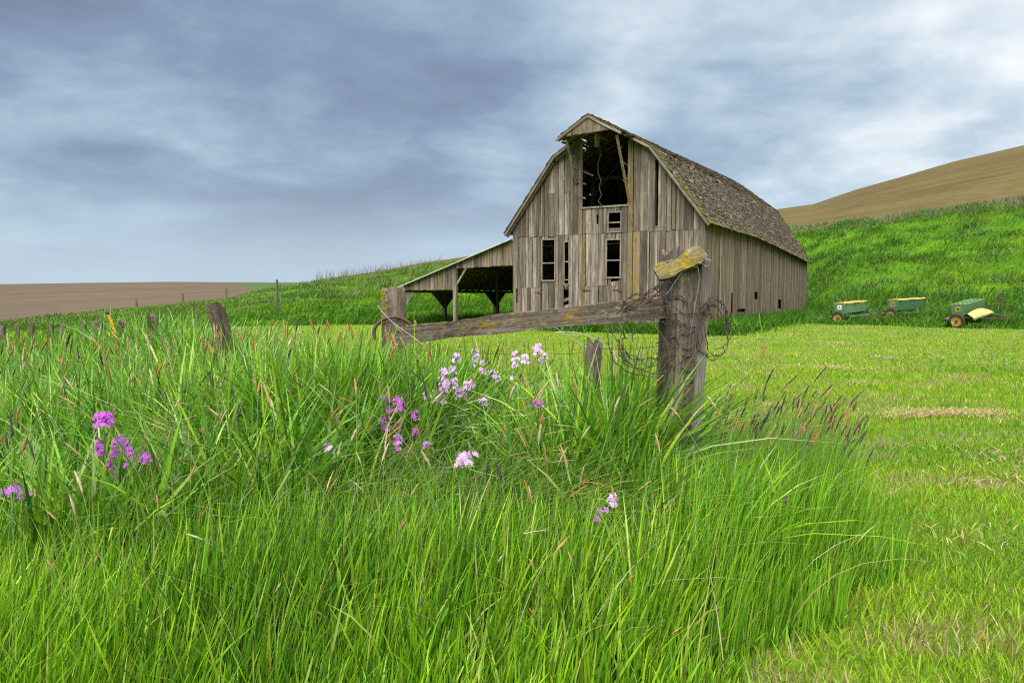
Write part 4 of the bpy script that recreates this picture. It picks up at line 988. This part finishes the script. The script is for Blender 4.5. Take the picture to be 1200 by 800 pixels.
# wildflowers: where they stand and how their heads sit
LILAC, VIOLET, PINK, MAUVE = (.62, .40, .72), (.52, .11, .58), (.70, .45, .76), (.56, .21, .64)
plants = [  # label, depth, colour, [(x, y, w, h in px)]
 ('bright purple wildflower plant with stacked heads alone in left meadow grass', 3.9, VIOLET, [(121, 491, 26, 16), (116, 524, 12, 18), (142, 524, 27, 24), (138, 556, 15, 12), (170, 536, 14, 12), (129, 544, 12, 10), (152, 541, 12, 10)]),
 ('low purple wildflower half sunk in grass at meadow edge beyond the others', 3.7, MAUVE, [(4, 578, 14, 10), (16, 573, 14, 10), (26, 580, 10, 8), (38, 576, 6, 4)]),
 ('deep purple wildflower plant with clustered heads beside pale lilac ones', 4.6, VIOLET, [(451, 470, 13, 15), (467, 474, 17, 16), (450, 497, 20, 17), (470, 498, 16, 13), (486, 486, 12, 11), (433, 497, 11, 19), (487, 503, 10, 11), (455, 482, 9, 9)]),
 ('small mauve wildflower spike low in front of deep purple plant', 4.3, MAUVE, [(466, 517, 12, 17), (465, 528, 9, 9), (501, 522, 13, 10)]),
 ('tall pale lilac wildflower plant with many heads below plank rail', 4.7, LILAC, [(520, 437, 14, 13), (531, 434, 11, 11), (520, 451, 18, 14), (531, 449, 12, 12), (517, 465, 13, 10), (539, 460, 17, 13), (501, 462, 13, 9), (548, 452, 10, 13), (553, 449, 9, 9), (565, 468, 14, 13), (510, 460, 10, 8), (518, 470, 10, 8)]),
 ('pale lilac wildflower spikes under the net fence wire', 5.0, LILAC, [(535, 419, 12, 10), (557, 416, 12, 15), (554, 426, 7, 7), (565, 430, 9, 17), (577, 438, 9, 8), (583, 442, 9, 9)]),
 ('pale lilac wildflower plant in front of mown lawn beside grey stake', 4.9, PINK, [(604, 417, 11, 11), (616, 420, 11, 10), (630, 409, 13, 14), (603, 427, 10, 7), (639, 417, 7, 7), (634, 421, 6, 6), (600, 443, 5, 7)]),
 ('compact pink lilac wildflower head over laid grass', 3.9, PINK, [(544, 538, 20, 15), (555, 530, 11, 8), (538, 541, 10, 8)]),
 ('single small pale lilac wildflower head among dry bent stalks', 4.2, LILAC, [(385, 525, 13, 11)]),
 ('small magenta wildflower sprig at foot of leaning grey stake', 4.3, VIOLET, [(627, 471, 10, 9), (623, 478, 7, 6), (634, 474, 7, 6)]),
 ('rounded pale pink wildflower head on slim stalk below thick post', 3.6, PINK, [(718, 585, 15, 14)]),
 ('little violet wildflower florets hanging under rounded pink head', 3.55, MAUVE, [(703, 600, 9, 9), (700, 608, 6, 7), (711, 598, 5, 5)]),
 ('tiny white violet wildflower low in front grass', 3.3, LILAC, [(710, 653, 8, 6)]),
 ('tiny violet wildflower deep in upright grass clump', 4.0, VIOLET, [(921, 586, 5, 5)])]
FLOWER_GAPS = []
for lab, Y, cc, heads in plants:
    e_ = [el(np.array(float(hx)), np.array(float(hy + hh * .6))) for hx, hy, hw, hh in heads]; wd0 = max(h_[2] for h_ in heads) / F_PX * .5
    FLOWER_GAPS.append((min(float(q[0]) for q in e_) - wd0, max(float(q[0]) for q in e_) + wd0, Y, min(float(q[1]) for q in e_), 1.7, .97))
for x0_, x1_, yl_, Yp_, rg_, pr_ in ((686, 704, 490, 4.75, 1.4, .85), (772, 822, 505, 4.4, 1.2, .8), (240, 268, 390, 7.1, 3., .93), (171, 186, 384, 11., 5., .95), (122, 141, 387, 12.4, 6., .97), (108, 120, 386, 14.6, 6., .9), (445, 476, 384, 5.8, 1.5, .85)):
    FLOWER_GAPS.append((float(el(np.array(float(x0_)), np.array(400.))[0]), float(el(np.array(float(x1_)), np.array(400.))[0]), Yp_, float(el(np.array(float(x0_)), np.array(float(yl_)))[1]), rg_, pr_))
# the unmown strip: camera side of the fence line and a little beyond it
RB = np.array([(.55, 2.55), (.95, 3.05), (1.7, 3.7), (2.45, 4.45), (2.75, 5.2), (2.8, 6.0), (2.5, 6.6)])
def right_limit(y): return np.interp(y, RB[:, 1], RB[:, 0], left=.4, right=2.4)
def in_strip(x, y, beyond=.9):
    d, s_ = seg_dist(x, y); D = np.hypot(x, y)
    ok = ((s_ > 0) | (d < beyond)) & (D > 2.6 + .35 * np.sin(x * 3)) & (x < right_limit(y) + .10 * np.sin(y * 9))
    return ok
def sample_strip(n, x0, x1, y0, y1, beyond=.9, near_bias=0.):
    x = rng.uniform(x0, x1, n); u_ = rng.random(n); y = y0 + (y1 - y0) * u_ ** (1 + near_bias); k_ = in_strip(x, y, beyond) & (np.abs(np.arctan2(x, y)) < .80); return x[k_], y[k_]
G_MID = [((.112, .275, .011), 5), ((.165, .340, .014), 4), ((.064, .180, .010), 5.5), ((.270, .420, .032), 2.5), ((.038, .115, .010), 3.5), ((.40, .47, .12), 1.2)]
G_FRESH = [((.190, .380, .011), 5), ((.140, .315, .011), 4), ((.290, .470, .022), 3.), ((.070, .190, .011), 4.5), ((.44, .52, .12), 1.2)]
G_BLUE = [((.085, .225, .022), 4), ((.125, .295, .025), 4), ((.185, .360, .045), 3), ((.056, .165, .018), 2.5), ((.34, .46, .18), 1.6)]
G_DRY = [((.38, .31, .15), 3), ((.46, .39, .20), 2), ((.30, .27, .12), 2), ((.25, .20, .12), 1)]
tg = Blades(FLOWER_GAPS)
# (a) dense fine undergrowth in front
x, y = sample_strip(98000, -4.6, 3.0, 2.4, 6.2, near_bias=.45); n = len(x); print('front blades', n)
clump = fbm(x * 1.6, y * 1.6, 3); tone = fbm(x * .8 + 60, y * .8, 3)
edge = np.clip((right_limit(y) - x + .22 * (fbm(x * 4, y * 4, 2) - .5)) / .55, .16, 1); fr = np.clip((np.hypot(x, y) - 2.5) / .7, .35, 1)
h = rng.uniform(.40, .88, n) * (.72 + .5 * clump) * edge * fr
cc = np.where((tone + rng.normal(0, .06, n) > .5)[:, None], pick(n, G_FRESH), pick(n, G_MID)); cc = np.where(((x > .9) & (rng.random(n) < .6))[:, None], pick(n, G_MID), cc)
wind = rng.normal(.2, 1.3, n)
tg.add(base_pts(x, y), h, wind, rng.uniform(.01, .24, n) + .25 * (rng.random(n) < .12), np.abs(rng.normal(.06, .13, n)), rng.uniform(.005, .0165, n), cc, 4)
# (b) broad-leaved reed grass, left and centre, arching tips
x, y = sample_strip(62000, -9, 1.25, 3.6, 13, near_bias=.3); keep = (fbm(x * .7 + 9, y * .7, 3) + .12 * (np.hypot(x, y) > 4.6) + .05 * (x < 0) > .50) & (np.hypot(x, y) > 4.2); x, y = x[keep], y[keep]; n = len(x); print('reed', n)
fd, _ = seg_dist(x, y); h = rng.uniform(.60, 1.10, n) * (.8 + .4 * fbm(x * 1.1, y * 1.1, 2)) * (1.08 + .26 * np.exp(-(fd / 1.3) ** 2)); dd = np.hypot(x, y)
tg.add(base_pts(x, y), h, rng.normal(.1, 1.6, n), rng.uniform(.03, .35, n), np.abs(rng.normal(.30, .28, n)), rng.uniform(.014, .042, n), np.where((rng.random(n) < .55)[:, None], pick(n, G_MID), pick(n, G_BLUE)), 5, tipf=.7)
# taller stands in front of the posts
for cx, cy, rx, ry, m, h0, h1 in ((-1.45, 5.2, .50, .20, 2200, 1.05, 1.50), (-.75, 5.05, .25, .16, 900, 1.0, 1.42), (-2.4, 5.8, .5, .3, 1500, .95, 1.28), (.16, 4.7, .15, .14, 520, 1.05, 1.38), (.60, 4.5, .12, .12, 800, 1.1, 1.58), (.40, 4.4, .16, .10, 600, .95, 1.3), (.95, 4.05, .25, .12, 700, .75, 1.05), (-3.9, 6.2, .8, .5, 1700, .85, 1.15), (-.25, 4.9, .2, .15, 420, .8, 1.15)):
    x = rng.normal(cx, rx, m); y = rng.normal(cy, ry, m); n = m
    tg.add(base_pts(x, y), rng.uniform(h0, h1, n), rng.normal(.2, 1.5, n), rng.uniform(.02, .28, n), np.abs(rng.normal(.26, .24, n)), rng.uniform(.014, .036, n), np.where((rng.random(n) < .5)[:, None], pick(n, G_FRESH), pick(n, G_BLUE)), 6, tipf=.7)
# (c) wind-laid swathes that fall over to the right
for cx, cy, r_, m in ((-.05, 4.25, .42, 2600), (-1.6, 4.6, .5, 2400), (-2.6, 4.5, .45, 1500), (-.6, 4.5, .4, 1100)):
    x = rng.normal(cx, r_, m); y = rng.normal(cy, r_ * .55, m); k_ = in_strip(x, y); x, y = x[k_], y[k_]; n = len(x)
    tg.add(base_pts(x, y), rng.uniform(.65, 1.0, n), rng.normal(-.15, .5, n), rng.uniform(.10, .40, n), rng.uniform(.25, .8, n), rng.uniform(.005, .013, n), np.where((rng.random(n) < .13)[:, None], pick(n, G_DRY), pick(n, G_BLUE + G_FRESH)), 6)
# (d) upright fine clump at the right-hand end
x, y = sample_strip(17000, .8, 2.9, 3.2, 6.5); n = len(x); edge = np.clip((right_limit(y) - x) / .3, .45, 1)
tg.add(base_pts(x, y), rng.uniform(.45, .98, n) * edge, rng.normal(.1, 1.0, n), rng.uniform(.02, .16, n), np.abs(rng.normal(.05, .09, n)), rng.uniform(.0045, .010, n), pick(n, [((.120, .300, .012), 5), ((.180, .370, .016), 4), ((.085, .230, .012), 3), ((.28, .43, .035), 2)]), 4)
# (e) the strip running away along the fence
x, y = sample_strip(90000, -36, -1.5, 6.5, 42, beyond=1.2); n = len(x); D = np.hypot(x, y); k_ = rng.random(n) < np.clip(13 / D, .2, 1); x, y, D = x[k_], y[k_], D[k_]; n = len(x); print('strip', n)
h = rng.uniform(.62, 1.16, n) * np.clip(1.15 - D / 60, .5, 1)
tg.add(base_pts(x, y), h, rng.normal(.1, 1.5, n), rng.uniform(.03, .3, n), np.abs(rng.normal(.15, .2, n)), rng.uniform(.010, .018, n) * np.clip(D / 9, 1, 2.6), np.where((fbm(x * .5, y * .5) > .5)[:, None], pick(n, G_FRESH), pick(n, G_MID)), 3)
# (f) bent dry straws
x, y = sample_strip(900, -4, 2.4, 2.9, 7); n = len(x)
tg.add(base_pts(x, y), rng.uniform(.6, 1.05, n), rng.normal(.0, 1.2, n), rng.uniform(.1, .6, n), rng.uniform(.1, .8, n), rng.uniform(.003, .006, n), pick(n, G_DRY), 6)
o = tg.build('tall_grass', M_grass); tag(o, 'tall unmown green meadow grass filling the fence line foreground', 'grass', kind='stuff')

# seed heads -------------------------------------------------------
HV, HQ, HC = [], [], []
def seed_head(tipx, tipy, Y, ln, rad, ang, cc, arc=.25, stem=None):
    top = at(tipx, tipy, Y); bx = top.x - math.sin(ang) * .5; by = top.y + rnd.gauss(0, .08); g = gz(bx, by); b0 = Vector((bx, by, g))
    hd = Vector((math.sin(ang), rnd.gauss(0, .15), math.cos(ang))).normalized(); neck = top - hd * ln
    ctrl = neck - hd * max(.05, (neck.z - g) * .55); pts = []
    for f in np.linspace(0, 1, 7): pts.append(b0 * (1 - f) ** 2 + ctrl * 2 * f * (1 - f) + neck * f * f)
    sc_ = np.array(stem if stem is not None else (.12, .20, .05))
    def ring_tube(pts, rs, n_, c_):
        o = len(HV); a = Vector((1, 0, 0)); b = Vector((0, 1, 0))
        for p, r_ in zip(pts, rs):
            for j in range(n_):
                an = 6.2832 * j / n_; HV.append(p + a * (r_ * math.cos(an)) + b * (r_ * math.sin(an)) * (1 if n_ > 3 else 1)); HC.append(c_ * (1 + (rnd.gauss(0, .16) if n_ > 3 else 0)))
        for i in range(len(pts) - 1):
            for j in range(n_): HQ.append((o + i * n_ + j, o + i * n_ + (j + 1) % n_, o + (i + 1) * n_ + (j + 1) % n_, o + (i + 1) * n_ + j))
    ring_tube(pts, [.0022] * 7, 3, sc_)
    side_ = Vector((hd.z, 0, -hd.x)) * (1 if ang > 0 else -1); hp = []; rs = []
    for i, f in enumerate(np.linspace(0, 1, 9)):
        hp.append(neck + hd * (ln * f) + side_ * (arc * .45 * ln * f * f)); rs.append(rad * (math.sin(math.pi * min(.98, f * .93 + .06)) ** .5) * (1 + rnd.gauss(0, .18)))
    ring_tube(hp, rs, 6, np.array(cc))
TAN, RUST, DARK, PALE, OLIVE = (.27, .170, .075), (.215, .105, .038), (.040, .034, .030), (.30, .26, .16), (.11, .11, .05)
for i in range(150):       # dark heads over the right clump
    f = rnd.random(); x_ = 838 + 180 * rnd.random() ** .85; y_ = 456 + abs(rnd.gauss(0, 30)) + (x_ < 900) * rnd.uniform(-6, 24) + rnd.uniform(0, 14)
    seed_head(x_, y_, rnd.uniform(4.2, 5.6), rnd.uniform(.07, .13), rnd.uniform(.0042, .0068), rnd.gauss(.42, .18), rnd.choice([DARK, DARK, DARK, RUST, OLIVE, TAN]), .12)
for i in range(90):
    x_ = rnd.uniform(835, 985); seed_head(x_, rnd.uniform(448, 512), rnd.uniform(4.0, 4.7), rnd.uniform(.06, .11), rnd.uniform(.0036, .0058), rnd.gauss(.35, .2), rnd.choice([DARK, DARK, OLIVE, RUST, TAN]), .1)
for x_, y_, a_ in ((1012, 455, .8), (968, 427, .5), (1018, 484, .9), (897, 398, .25), (905, 430, .3), (1000, 520, .3), (1022, 523, .3), (935, 436, .6)): seed_head(x_, y_, 4.8, .14, .0065, a_, RUST if y_ < 410 else DARK)
for i in range(230):       # rusty and tan heads along the horizon of the strip
    x_ = rnd.uniform(-10, 520) if i < 185 else rnd.uniform(520, 760); y_ = (372 if x_ > 250 else 388) + abs(rnd.gauss(0, 26)) + (25 if x_ > 520 else 0)
    seed_head(x_, y_, rnd.uniform(4.8, 7.5), rnd.uniform(.08, .15), rnd.uniform(.0055, .0090), rnd.gauss(.05, .3), rnd.choice([RUST, TAN, TAN, RUST, PALE, DARK, OLIVE]), .1)
for i in range(280):       # heads among the grass
    x_ = rnd.uniform(-10, 830); y_ = rnd.uniform(425, 640); seed_head(x_, y_, rnd.uniform(3.4, 4.8) - (y_ - 425) / 215 * .5, rnd.uniform(.06, .12), rnd.uniform(.0045, .0075), rnd.gauss(.1, .55), rnd.choice([TAN, TAN, PALE, RUST, OLIVE, OLIVE, DARK]), .2)
for i in range(46):
    x_ = rnd.uniform(-5, 800); y_ = rnd.uniform(640, 770); seed_head(x_, y_, rnd.uniform(2.9, 3.2), rnd.uniform(.04, .07), rnd.uniform(.0040, .0065), rnd.gauss(.0, .4), rnd.choice([TAN, PALE, OLIVE, RUST]), .2)
for i in range(26):        # nodding heads of the laid swathe
    x_ = rnd.uniform(540, 690); y_ = rnd.uniform(462, 545); seed_head(x_, y_, rnd.uniform(3.7, 4.2), rnd.uniform(.08, .13), .0058, rnd.uniform(1.2, 1.65), rnd.choice([PALE, PALE, TAN]), .15, (.2, .24, .1))
for i in range(26):
    x_ = rnd.uniform(215, 275); y_ = rnd.uniform(465, 545); seed_head(x_, y_, rnd.uniform(3.9, 4.4), rnd.uniform(.07, .11), .0050, rnd.uniform(1.1, 1.7), rnd.choice([PALE, TAN, TAN]), .25, (.28, .27, .14))
o = big_mesh('grass_seed_heads', np.array([tuple(p) for p in HV]), np.array(HQ), np.zeros((0, 3)), M_head, np.clip(np.array(HC), .01, .9), smooth=True); tag(o, 'thin brown and dark grass seed heads on tall stalks', 'seed heads', kind='stuff')

# mown turf ----------------------------------------------------------
tf = Blades()
T_PAL = [((.175, .330, .013), 5), ((.240, .390, .018), 5), ((.105, .235, .012), 3.5), ((.30, .39, .045), 2.), ((.34, .27, .12), 1.0)]
def turf(n, x0, x1, y0, y1, h0, h1, w0, w1, K=2, pwr=1.):
    y = y0 + (y1 - y0) * rng.random(n) ** pwr; x = rng.uniform(x0, x1, n); d, s_ = seg_dist(x, y)
    k_ = ~in_strip(x, y, .55) & (np.abs(np.arctan2(x, y)) < .72); px_ = x - P0.x; py_ = y - P0.y; bx_ = px_ * d1.x + py_ * d1.y; by_ = px_ * d2.x + py_ * d2.y
    k_ &= ~((bx_ < .1) & (bx_ > -10.2) & (by_ > 0) & (by_ < BL)) & (np.hypot(x, y) < np.interp(np.arctan2(x, y), AZX, CD[0]) + 1)
    x, y = x[k_], y[k_]; m = len(x); cl = fbm(x * 2.2 + 3, y * 2.2, 3); dryp = fbm(x * .9 + 20, y * 1.7 + 4, 4)
    c_ = pick(m, T_PAL); dr = (dryp > .585) & (rng.random(m) < .5); c_ = np.where(dr[:, None], pick(m, [((.36, .28, .14), 2), ((.28, .20, .10), 1), ((.44, .37, .19), 1)]), c_)
    big_ = fbm(x * .25 + 70, y * .6 + 30, 3); c_ = c_ * (np.array([[.72, .86, .9]]) + np.clip((big_ - .40) * 5, 0, 1)[:, None] * np.array([[.30, .15, .12]]))
    hh = rng.uniform(h0, h1, m) * (.6 + .8 * cl)
    tf.add(base_pts(x, y), hh, rng.random(m) * 6.28, rng.uniform(.05, .55, m), np.abs(rng.normal(.1, .2, m)), rng.uniform(w0, w1, m), c_, K); return m
nt_ = turf(72000, .3, 6.2, 2.5, 8.2, .04, .135, .004, .009, 3, 1.25) + turf(60000, -2, 13, 7.5, 17, .05, .12, .007, .015, 2) + turf(60000, -14, 26, 15, 48, .05, .12, .016, .035, 2, 1.2); print('turf', nt_)
o = tf.build('lawn_grass', M_turf); tag(o, 'short mown yellow green lawn turf', 'turf', kind='stuff')
# dry clippings left on the lawn
cl = Blades()
def clip_patch(px0, py0, Y, rx, ry, n, hh=.05):
    c0 = at(px0, py0, Y); x = rng.normal(c0.x, rx, n); y = rng.normal(c0.y, ry, n); b_ = base_pts(x, y); b_[:, 2] += rng.uniform(.02, .04 + hh, n)
    cl.add(b_, rng.uniform(.025, .075, n), rng.random(n) * 6.28, rng.uniform(.7, 1.4, n), rng.uniform(.2, .9, n), rng.uniform(.005, .010, n) * max(1, Y / 9), pick(n, [((.42, .33, .16), 3), ((.34, .25, .12), 2), ((.50, .42, .23), 2)]), 3)
Yg = lambda py_: CAM_H * F_PX / (py_ - HZ)
for px0, py0, rx, ry, n in ((1100, 488, .42, .13, 1500), (1150, 487, .16, .1, 300), (1060, 491, .2, .1, 260), (1190, 545, .30, .35, 420), (1150, 570, .25, .3, 200), (980, 435, .35, .2, 300), (1045, 422, .3, .2, 140), (1130, 447, .5, .3, 120), (985, 404, .6, .4, 200), (1105, 421, .5, .3, 120), (1140, 646, .2, .15, 90), (900, 478, .1, .1, 60), (1010, 452, .2, .15, 90)):
    clip_patch(px0, py0, Yg(py0), rx, ry, n)
o = cl.build('dry_clippings', M_turf); tag(o, 'straw coloured dry mowing clippings lying on lawn', 'clippings', kind='stuff')

# bank grass --------------------------------------------------------
bk = Blades(); n = 150000
az = rng.uniform(-.66, .68, n); a = np.interp(az, AZX, CD[0]); b = np.interp(az, AZX, CD[1]); s_ = rng.random(n) ** 1.15; D = a - .4 + (b - a + 1) * s_
x = D * np.sin(az); y = D * np.cos(az); px_ = x - P0.x; py_ = y - P0.y; bx_ = px_ * d1.x + py_ * d1.y; by_ = px_ * d2.x + py_ * d2.y
k_ = ~((bx_ < .4) & (bx_ > -18.2) & (by_ > -1) & (by_ < BL + .5)); x, y, s_, az = x[k_], y[k_], s_[k_], az[k_]; n = len(x)
tone = fbm(x * .13 + 3, y * .13 + 8, 4); t2 = fbm(x * .55 + 90, y * .55, 3); lush = fbm(x * .35 + 11, y * .35 + 2, 3)
k_ = rng.random(n) < .35 + 1.3 * np.clip(t2 - .3, 0, .5); x, y, s_, tone, t2, lush, az = x[k_], y[k_], s_[k_], tone[k_], t2[k_], lush[k_], az[k_]; n = len(x); print('bank', n)
B1 = [((.080, .170, .010), 5), ((.108, .200, .012), 4), ((.055, .138, .010), 3), ((.150, .215, .030), 1)]; B2 = [((.034, .105, .008), 4), ((.050, .140, .008), 4), ((.075, .170, .012), 2), ((.13, .20, .045), .8)]
dk = (tone + .9 * (s_ - .55) * (az > .2) * .35 + rng.normal(0, .05, n) > .52) | ((s_ < .22) & (lush > .45))
cc = np.where(dk[:, None], pick(n, B2), pick(n, B1)); olive = (s_ > .45) & (az < -.08) & (rng.random(n) < .35 + .3 * (t2 > .5)); cc = np.where(olive[:, None], pick(n, [((.16, .19, .06), 3), ((.20, .19, .09), 2), ((.12, .17, .05), 3)]), cc)
tg_ = np.clip((lush - .42) * 5, 0, 1)
h = (rng.uniform(.22, .50, n) + tg_ * rng.uniform(.15, .80, n)) * np.interp(az, [-.5, -.3, -.12], [.38, .5, 1.])
bk.add(base_pts(x, y) - np.array([0, 0, .04]), h, rng.normal(.1, .9, n), rng.uniform(.1, .6, n), np.abs(rng.normal(.3, .3, n)), rng.uniform(.035, .085, n), cc, 2)
# weedy clumps scattered over the bank
cx_, cy_ = [], []
for a0_, a1_, s0_, s1_, m in ((.36, .68, .45, .97, 60), (-.5, .0, .25, .95, 75), (.38, .68, .03, .3, 34)):
    for _ in range(m):
        a_z = rng.uniform(a0_, a1_); f_ = rng.uniform(s0_, s1_); Dc = np.interp(a_z, AZX, CD[0]) * (1 - f_) + np.interp(a_z, AZX, CD[1]) * f_; rr_ = rng.uniform(.4, 1.3); q_ = int(70 * rr_ + 30)
        xx_ = rng.normal(Dc * np.sin(a_z), rr_, q_); yy_ = rng.normal(Dc * np.cos(a_z), rr_ * .7, q_); pal_ = [[((.036, .110, .014), 3), ((.055, .140, .020), 2)], [((.070, .150, .040), 3), ((.105, .180, .060), 2), ((.045, .12, .025), 2)], [((.12, .19, .03), 3), ((.075, .15, .016), 2)]][rng.integers(3)]
        kk_ = ~(((xx_ - P0.x) * d1.x + (yy_ - P0.y) * d1.y < .6) & ((xx_ - P0.x) * d1.x + (yy_ - P0.y) * d1.y > -18.4) & ((xx_ - P0.x) * d2.x + (yy_ - P0.y) * d2.y < BL + .6)); xx_, yy_ = xx_[kk_], yy_[kk_]; q_ = len(xx_)
        bk.add(base_pts(xx_, yy_), rng.uniform(.35, .95, q_) * (.6 + .3 * rr_) * float(np.interp(a_z, [-.5, -.3, -.12], [.4, .5, 1.])), rng.random(q_) * 6.28, rng.uniform(.1, .8, q_), rng.uniform(0, .5, q_), rng.uniform(.05, .12, q_), pick(q_, pal_), 2)
# scrubby crest of the bank
n = 9000; az = rng.uniform(.33, .68, n); D = np.interp(az, AZX, CD[1]) + rng.uniform(-4.5, 2.2, n); x = D * np.sin(az); y = D * np.cos(az); cl_ = fbm(x * .5, y * .5 + 5, 3); k_ = rng.random(n) < (cl_ - .25) * 2; x, y, cl_ = x[k_], y[k_], cl_[k_]; n = len(x)
bk.add(base_pts(x, y), rng.uniform(.2, .75, n) * (.4 + 1.1 * cl_), rng.random(n) * 6.28, rng.uniform(.1, .7, n), rng.uniform(0, .4, n), rng.uniform(.06, .14, n), np.where((cl_ + rng.normal(0, .08, n) > .56)[:, None], pick(n, [((.10, .20, .04), 3), ((.14, .24, .06), 2), ((.07, .15, .035), 2)]), pick(n, [((.16, .11, .08), 3), ((.24, .18, .14), 2), ((.12, .12, .05), 2)])), 2)
# dry stalks on the skyline
n = 420; az = rng.uniform(-.27, -.10, n); D = np.interp(az, AZX, CD[1]) + rng.uniform(-3, 3, n); x = D * np.sin(az); y = D * np.cos(az)
bk.add(base_pts(x, y), rng.uniform(.5, 1.6, n), rng.random(n) * 6.28, rng.uniform(.0, .3, n), rng.uniform(0, .3, n), rng.uniform(.03, .06, n), pick(n, [((.20, .16, .14), 3), ((.16, .15, .10), 2)]), 2)
o = bk.build('bank_grass', M_turf); tag(o, 'long tussocky green grass covering the hillside bank', 'grass', kind='stuff')

# weeds by the barn walls and round the drills ----------------------------
wd_ = Blades()
WP = [((.045, .140, .012), 4), ((.075, .190, .016), 4), ((.032, .100, .010), 3), ((.12, .23, .035), 1.5)]
def weeds(x, y, h0, h1, w0=.03, w1=.07, pal=WP, bend=.3):
    n = len(x); cl_ = fbm(x * 1.3, y * 1.3, 3); wd_.add(base_pts(x, y), rng.uniform(h0, h1, n) * (.5 + cl_), rng.random(n) * 6.28, rng.uniform(.1, .8, n), np.abs(rng.normal(bend, .25, n)), rng.uniform(w0, w1, n), pick(n, pal), 3, tipf=.8)
def barn_xy(lx, ly): return P0.x + d1.x * lx + d2.x * ly, P0.y + d1.y * lx + d2.y * ly
n = 12000; t = rng.uniform(-.8, BL + 1, n); off = np.abs(rng.normal(0, .75, n)) + .05; weeds(*barn_xy(off, t), .35, .95)
n = 6000; lx = -rng.uniform(-.9, 8.0, n); off = -np.abs(rng.normal(0, .55, n)) - .05; weeds(*barn_xy(lx, off), .25, .75)
n = 5000; weeds(*barn_xy(-UE + rng.normal(-.3, .8, n), rng.uniform(1.5, 20, n)), .3, .8)
for px_, Y, m, rx in ((968, 43.5, 900, 1.2), (1003, 43, 1600, 1.5), (1030, 42.5, 1300, 1.0), (1068, 41.5, 2200, 1.9), (1095, 41, 1300, 1.2), (1112, 39.5, 500, .6), (1150, 38.2, 2600, 1.3), (1172, 39, 2400, 1.3), (1192, 41, 1800, 1.3)):
    c0 = at(px_, 380, Y); weeds(rng.normal(c0.x, rx, m), c0.y + np.abs(rng.normal(.5, .8, m)), .25, .72 if px_ not in (1112, 968, 1030) else .4, .025, .06, WP + [((.14, .28, .04), 3)])
for px_, Y, m in ((978, 42.0, 160), (992, 42.2, 260), (1040, 41.4, 260), (1056, 41.4, 320), (1075, 41.6, 260), (1140, 37.6, 260)):
    c0 = at(px_, 380, Y); weeds(rng.normal(c0.x, .32, m), rng.normal(c0.y - .25, .15, m), .18, .42, .02, .045, WP + [((.14, .28, .04), 3)])
o = wd_.build('weed_growth', M_turf); tag(o, 'dark green weeds growing along barn walls and around seed drills', 'weeds', kind='stuff')

# flowers --------------------------------------------------------------
def flower_mesh(name, n, rad, tall, cc, petal, seed):
    q = np.random.default_rng(seed); V, T, C = [], [], []
    for i in range(n):
        a = q.random() * 6.283; zz = q.random(); r_ = rad * math.sqrt(q.random()) * (1 - .35 * zz); p = np.array([r_ * math.cos(a), r_ * math.sin(a), tall * (zz - .5)])
        nr = np.array([math.cos(a) * .8, math.sin(a) * .8 - .35, .55 + .3 * q.normal()]); nr /= np.linalg.norm(nr); u_ = np.cross(nr, [0.1, .2, 1.]); u_ /= np.linalg.norm(u_); v_ = np.cross(nr, u_); ro = q.random() * 1.57; c_ = np.array(cc) * (1 + q.normal() * .16)
        for j in range(4):
            b = ro + j * 1.5708; s = petal * q.uniform(.85, 1.15); dr = u_ * math.cos(b) + v_ * math.sin(b); sd_ = -u_ * math.sin(b) + v_ * math.cos(b); o = len(V)
            V += [p, p + dr * s * .62 - sd_ * s * .42 + nr * s * .18, p + dr * s + nr * s * .05, p + dr * s * .62 + sd_ * s * .42 + nr * s * .18]; T += [(o, o + 1, o + 2), (o, o + 2, o + 3)]; C += [c_ * .9, c_, c_ * 1.05, c_]
    me_o = big_mesh(name, np.array(V), np.zeros((0, 4)), np.array(T), M_petal, np.clip(np.array(C), 0, .9)); return me_o
for i, (lab, Y, cc, heads) in enumerate(plants):
    xs = [h_[0] for h_ in heads]; c0 = at(sum(xs) / len(xs), heads[0][1], Y); g = gz(c0.x, c0.y); base = Vector((c0.x, c0.y, g)); pl = empty('wildflower', base); tag(pl, lab, 'flower', 'wildflowers in the unmown grass')
    st = MB(); lf = MB()
    for j, (hx, hy, hw, hh) in enumerate(heads):
        p = at(hx, hy, Y + rnd.uniform(-.12, .12)) - base; k_ = Y / F_PX; rad = hw * k_ * .5; tall = hh * k_ * .95
        fo = flower_mesh('flower_head', max(5, int(hw * hh / 5.5)), rad, tall, cc, .0130 + .0015 * (hw > 12), 100 + i * 20 + j); fo.parent = pl; fo.location = p
        b0 = Vector((rnd.gauss(0, .05), rnd.gauss(0, .04), -.02)); mid_ = (b0 + p) / 2 + Vector((rnd.gauss(0, .03), 0, .06)); st = MB(); st.tube(smooth_path([b0, mid_, p + Vector((0, 0, tall * .3))], 4), [.004] * 6 + [.003, .002, .0015], 5); so = st.build('stem', M_stem, pl)
        for m in range(5):
            f = rnd.uniform(.15, .8); q = b0.lerp(p, f); a = rnd.uniform(0, 6.28); l_ = rnd.uniform(.06, .11); dv = Vector((math.cos(a), math.sin(a), .25)) * l_; sv = Vector((-math.sin(a), math.cos(a), 0)) * l_ * .13
            lm = MB(); lm.add([q, q + dv * .5 - sv, q + dv - Vector((0, 0, .02)), q + dv * .5 + sv, q + dv * .5 + Vector((0, 0, .006))], [(0, 1, 4), (1, 2, 4), (2, 3, 4), (3, 0, 4)]); lm.build('leaf', M_stem, so)
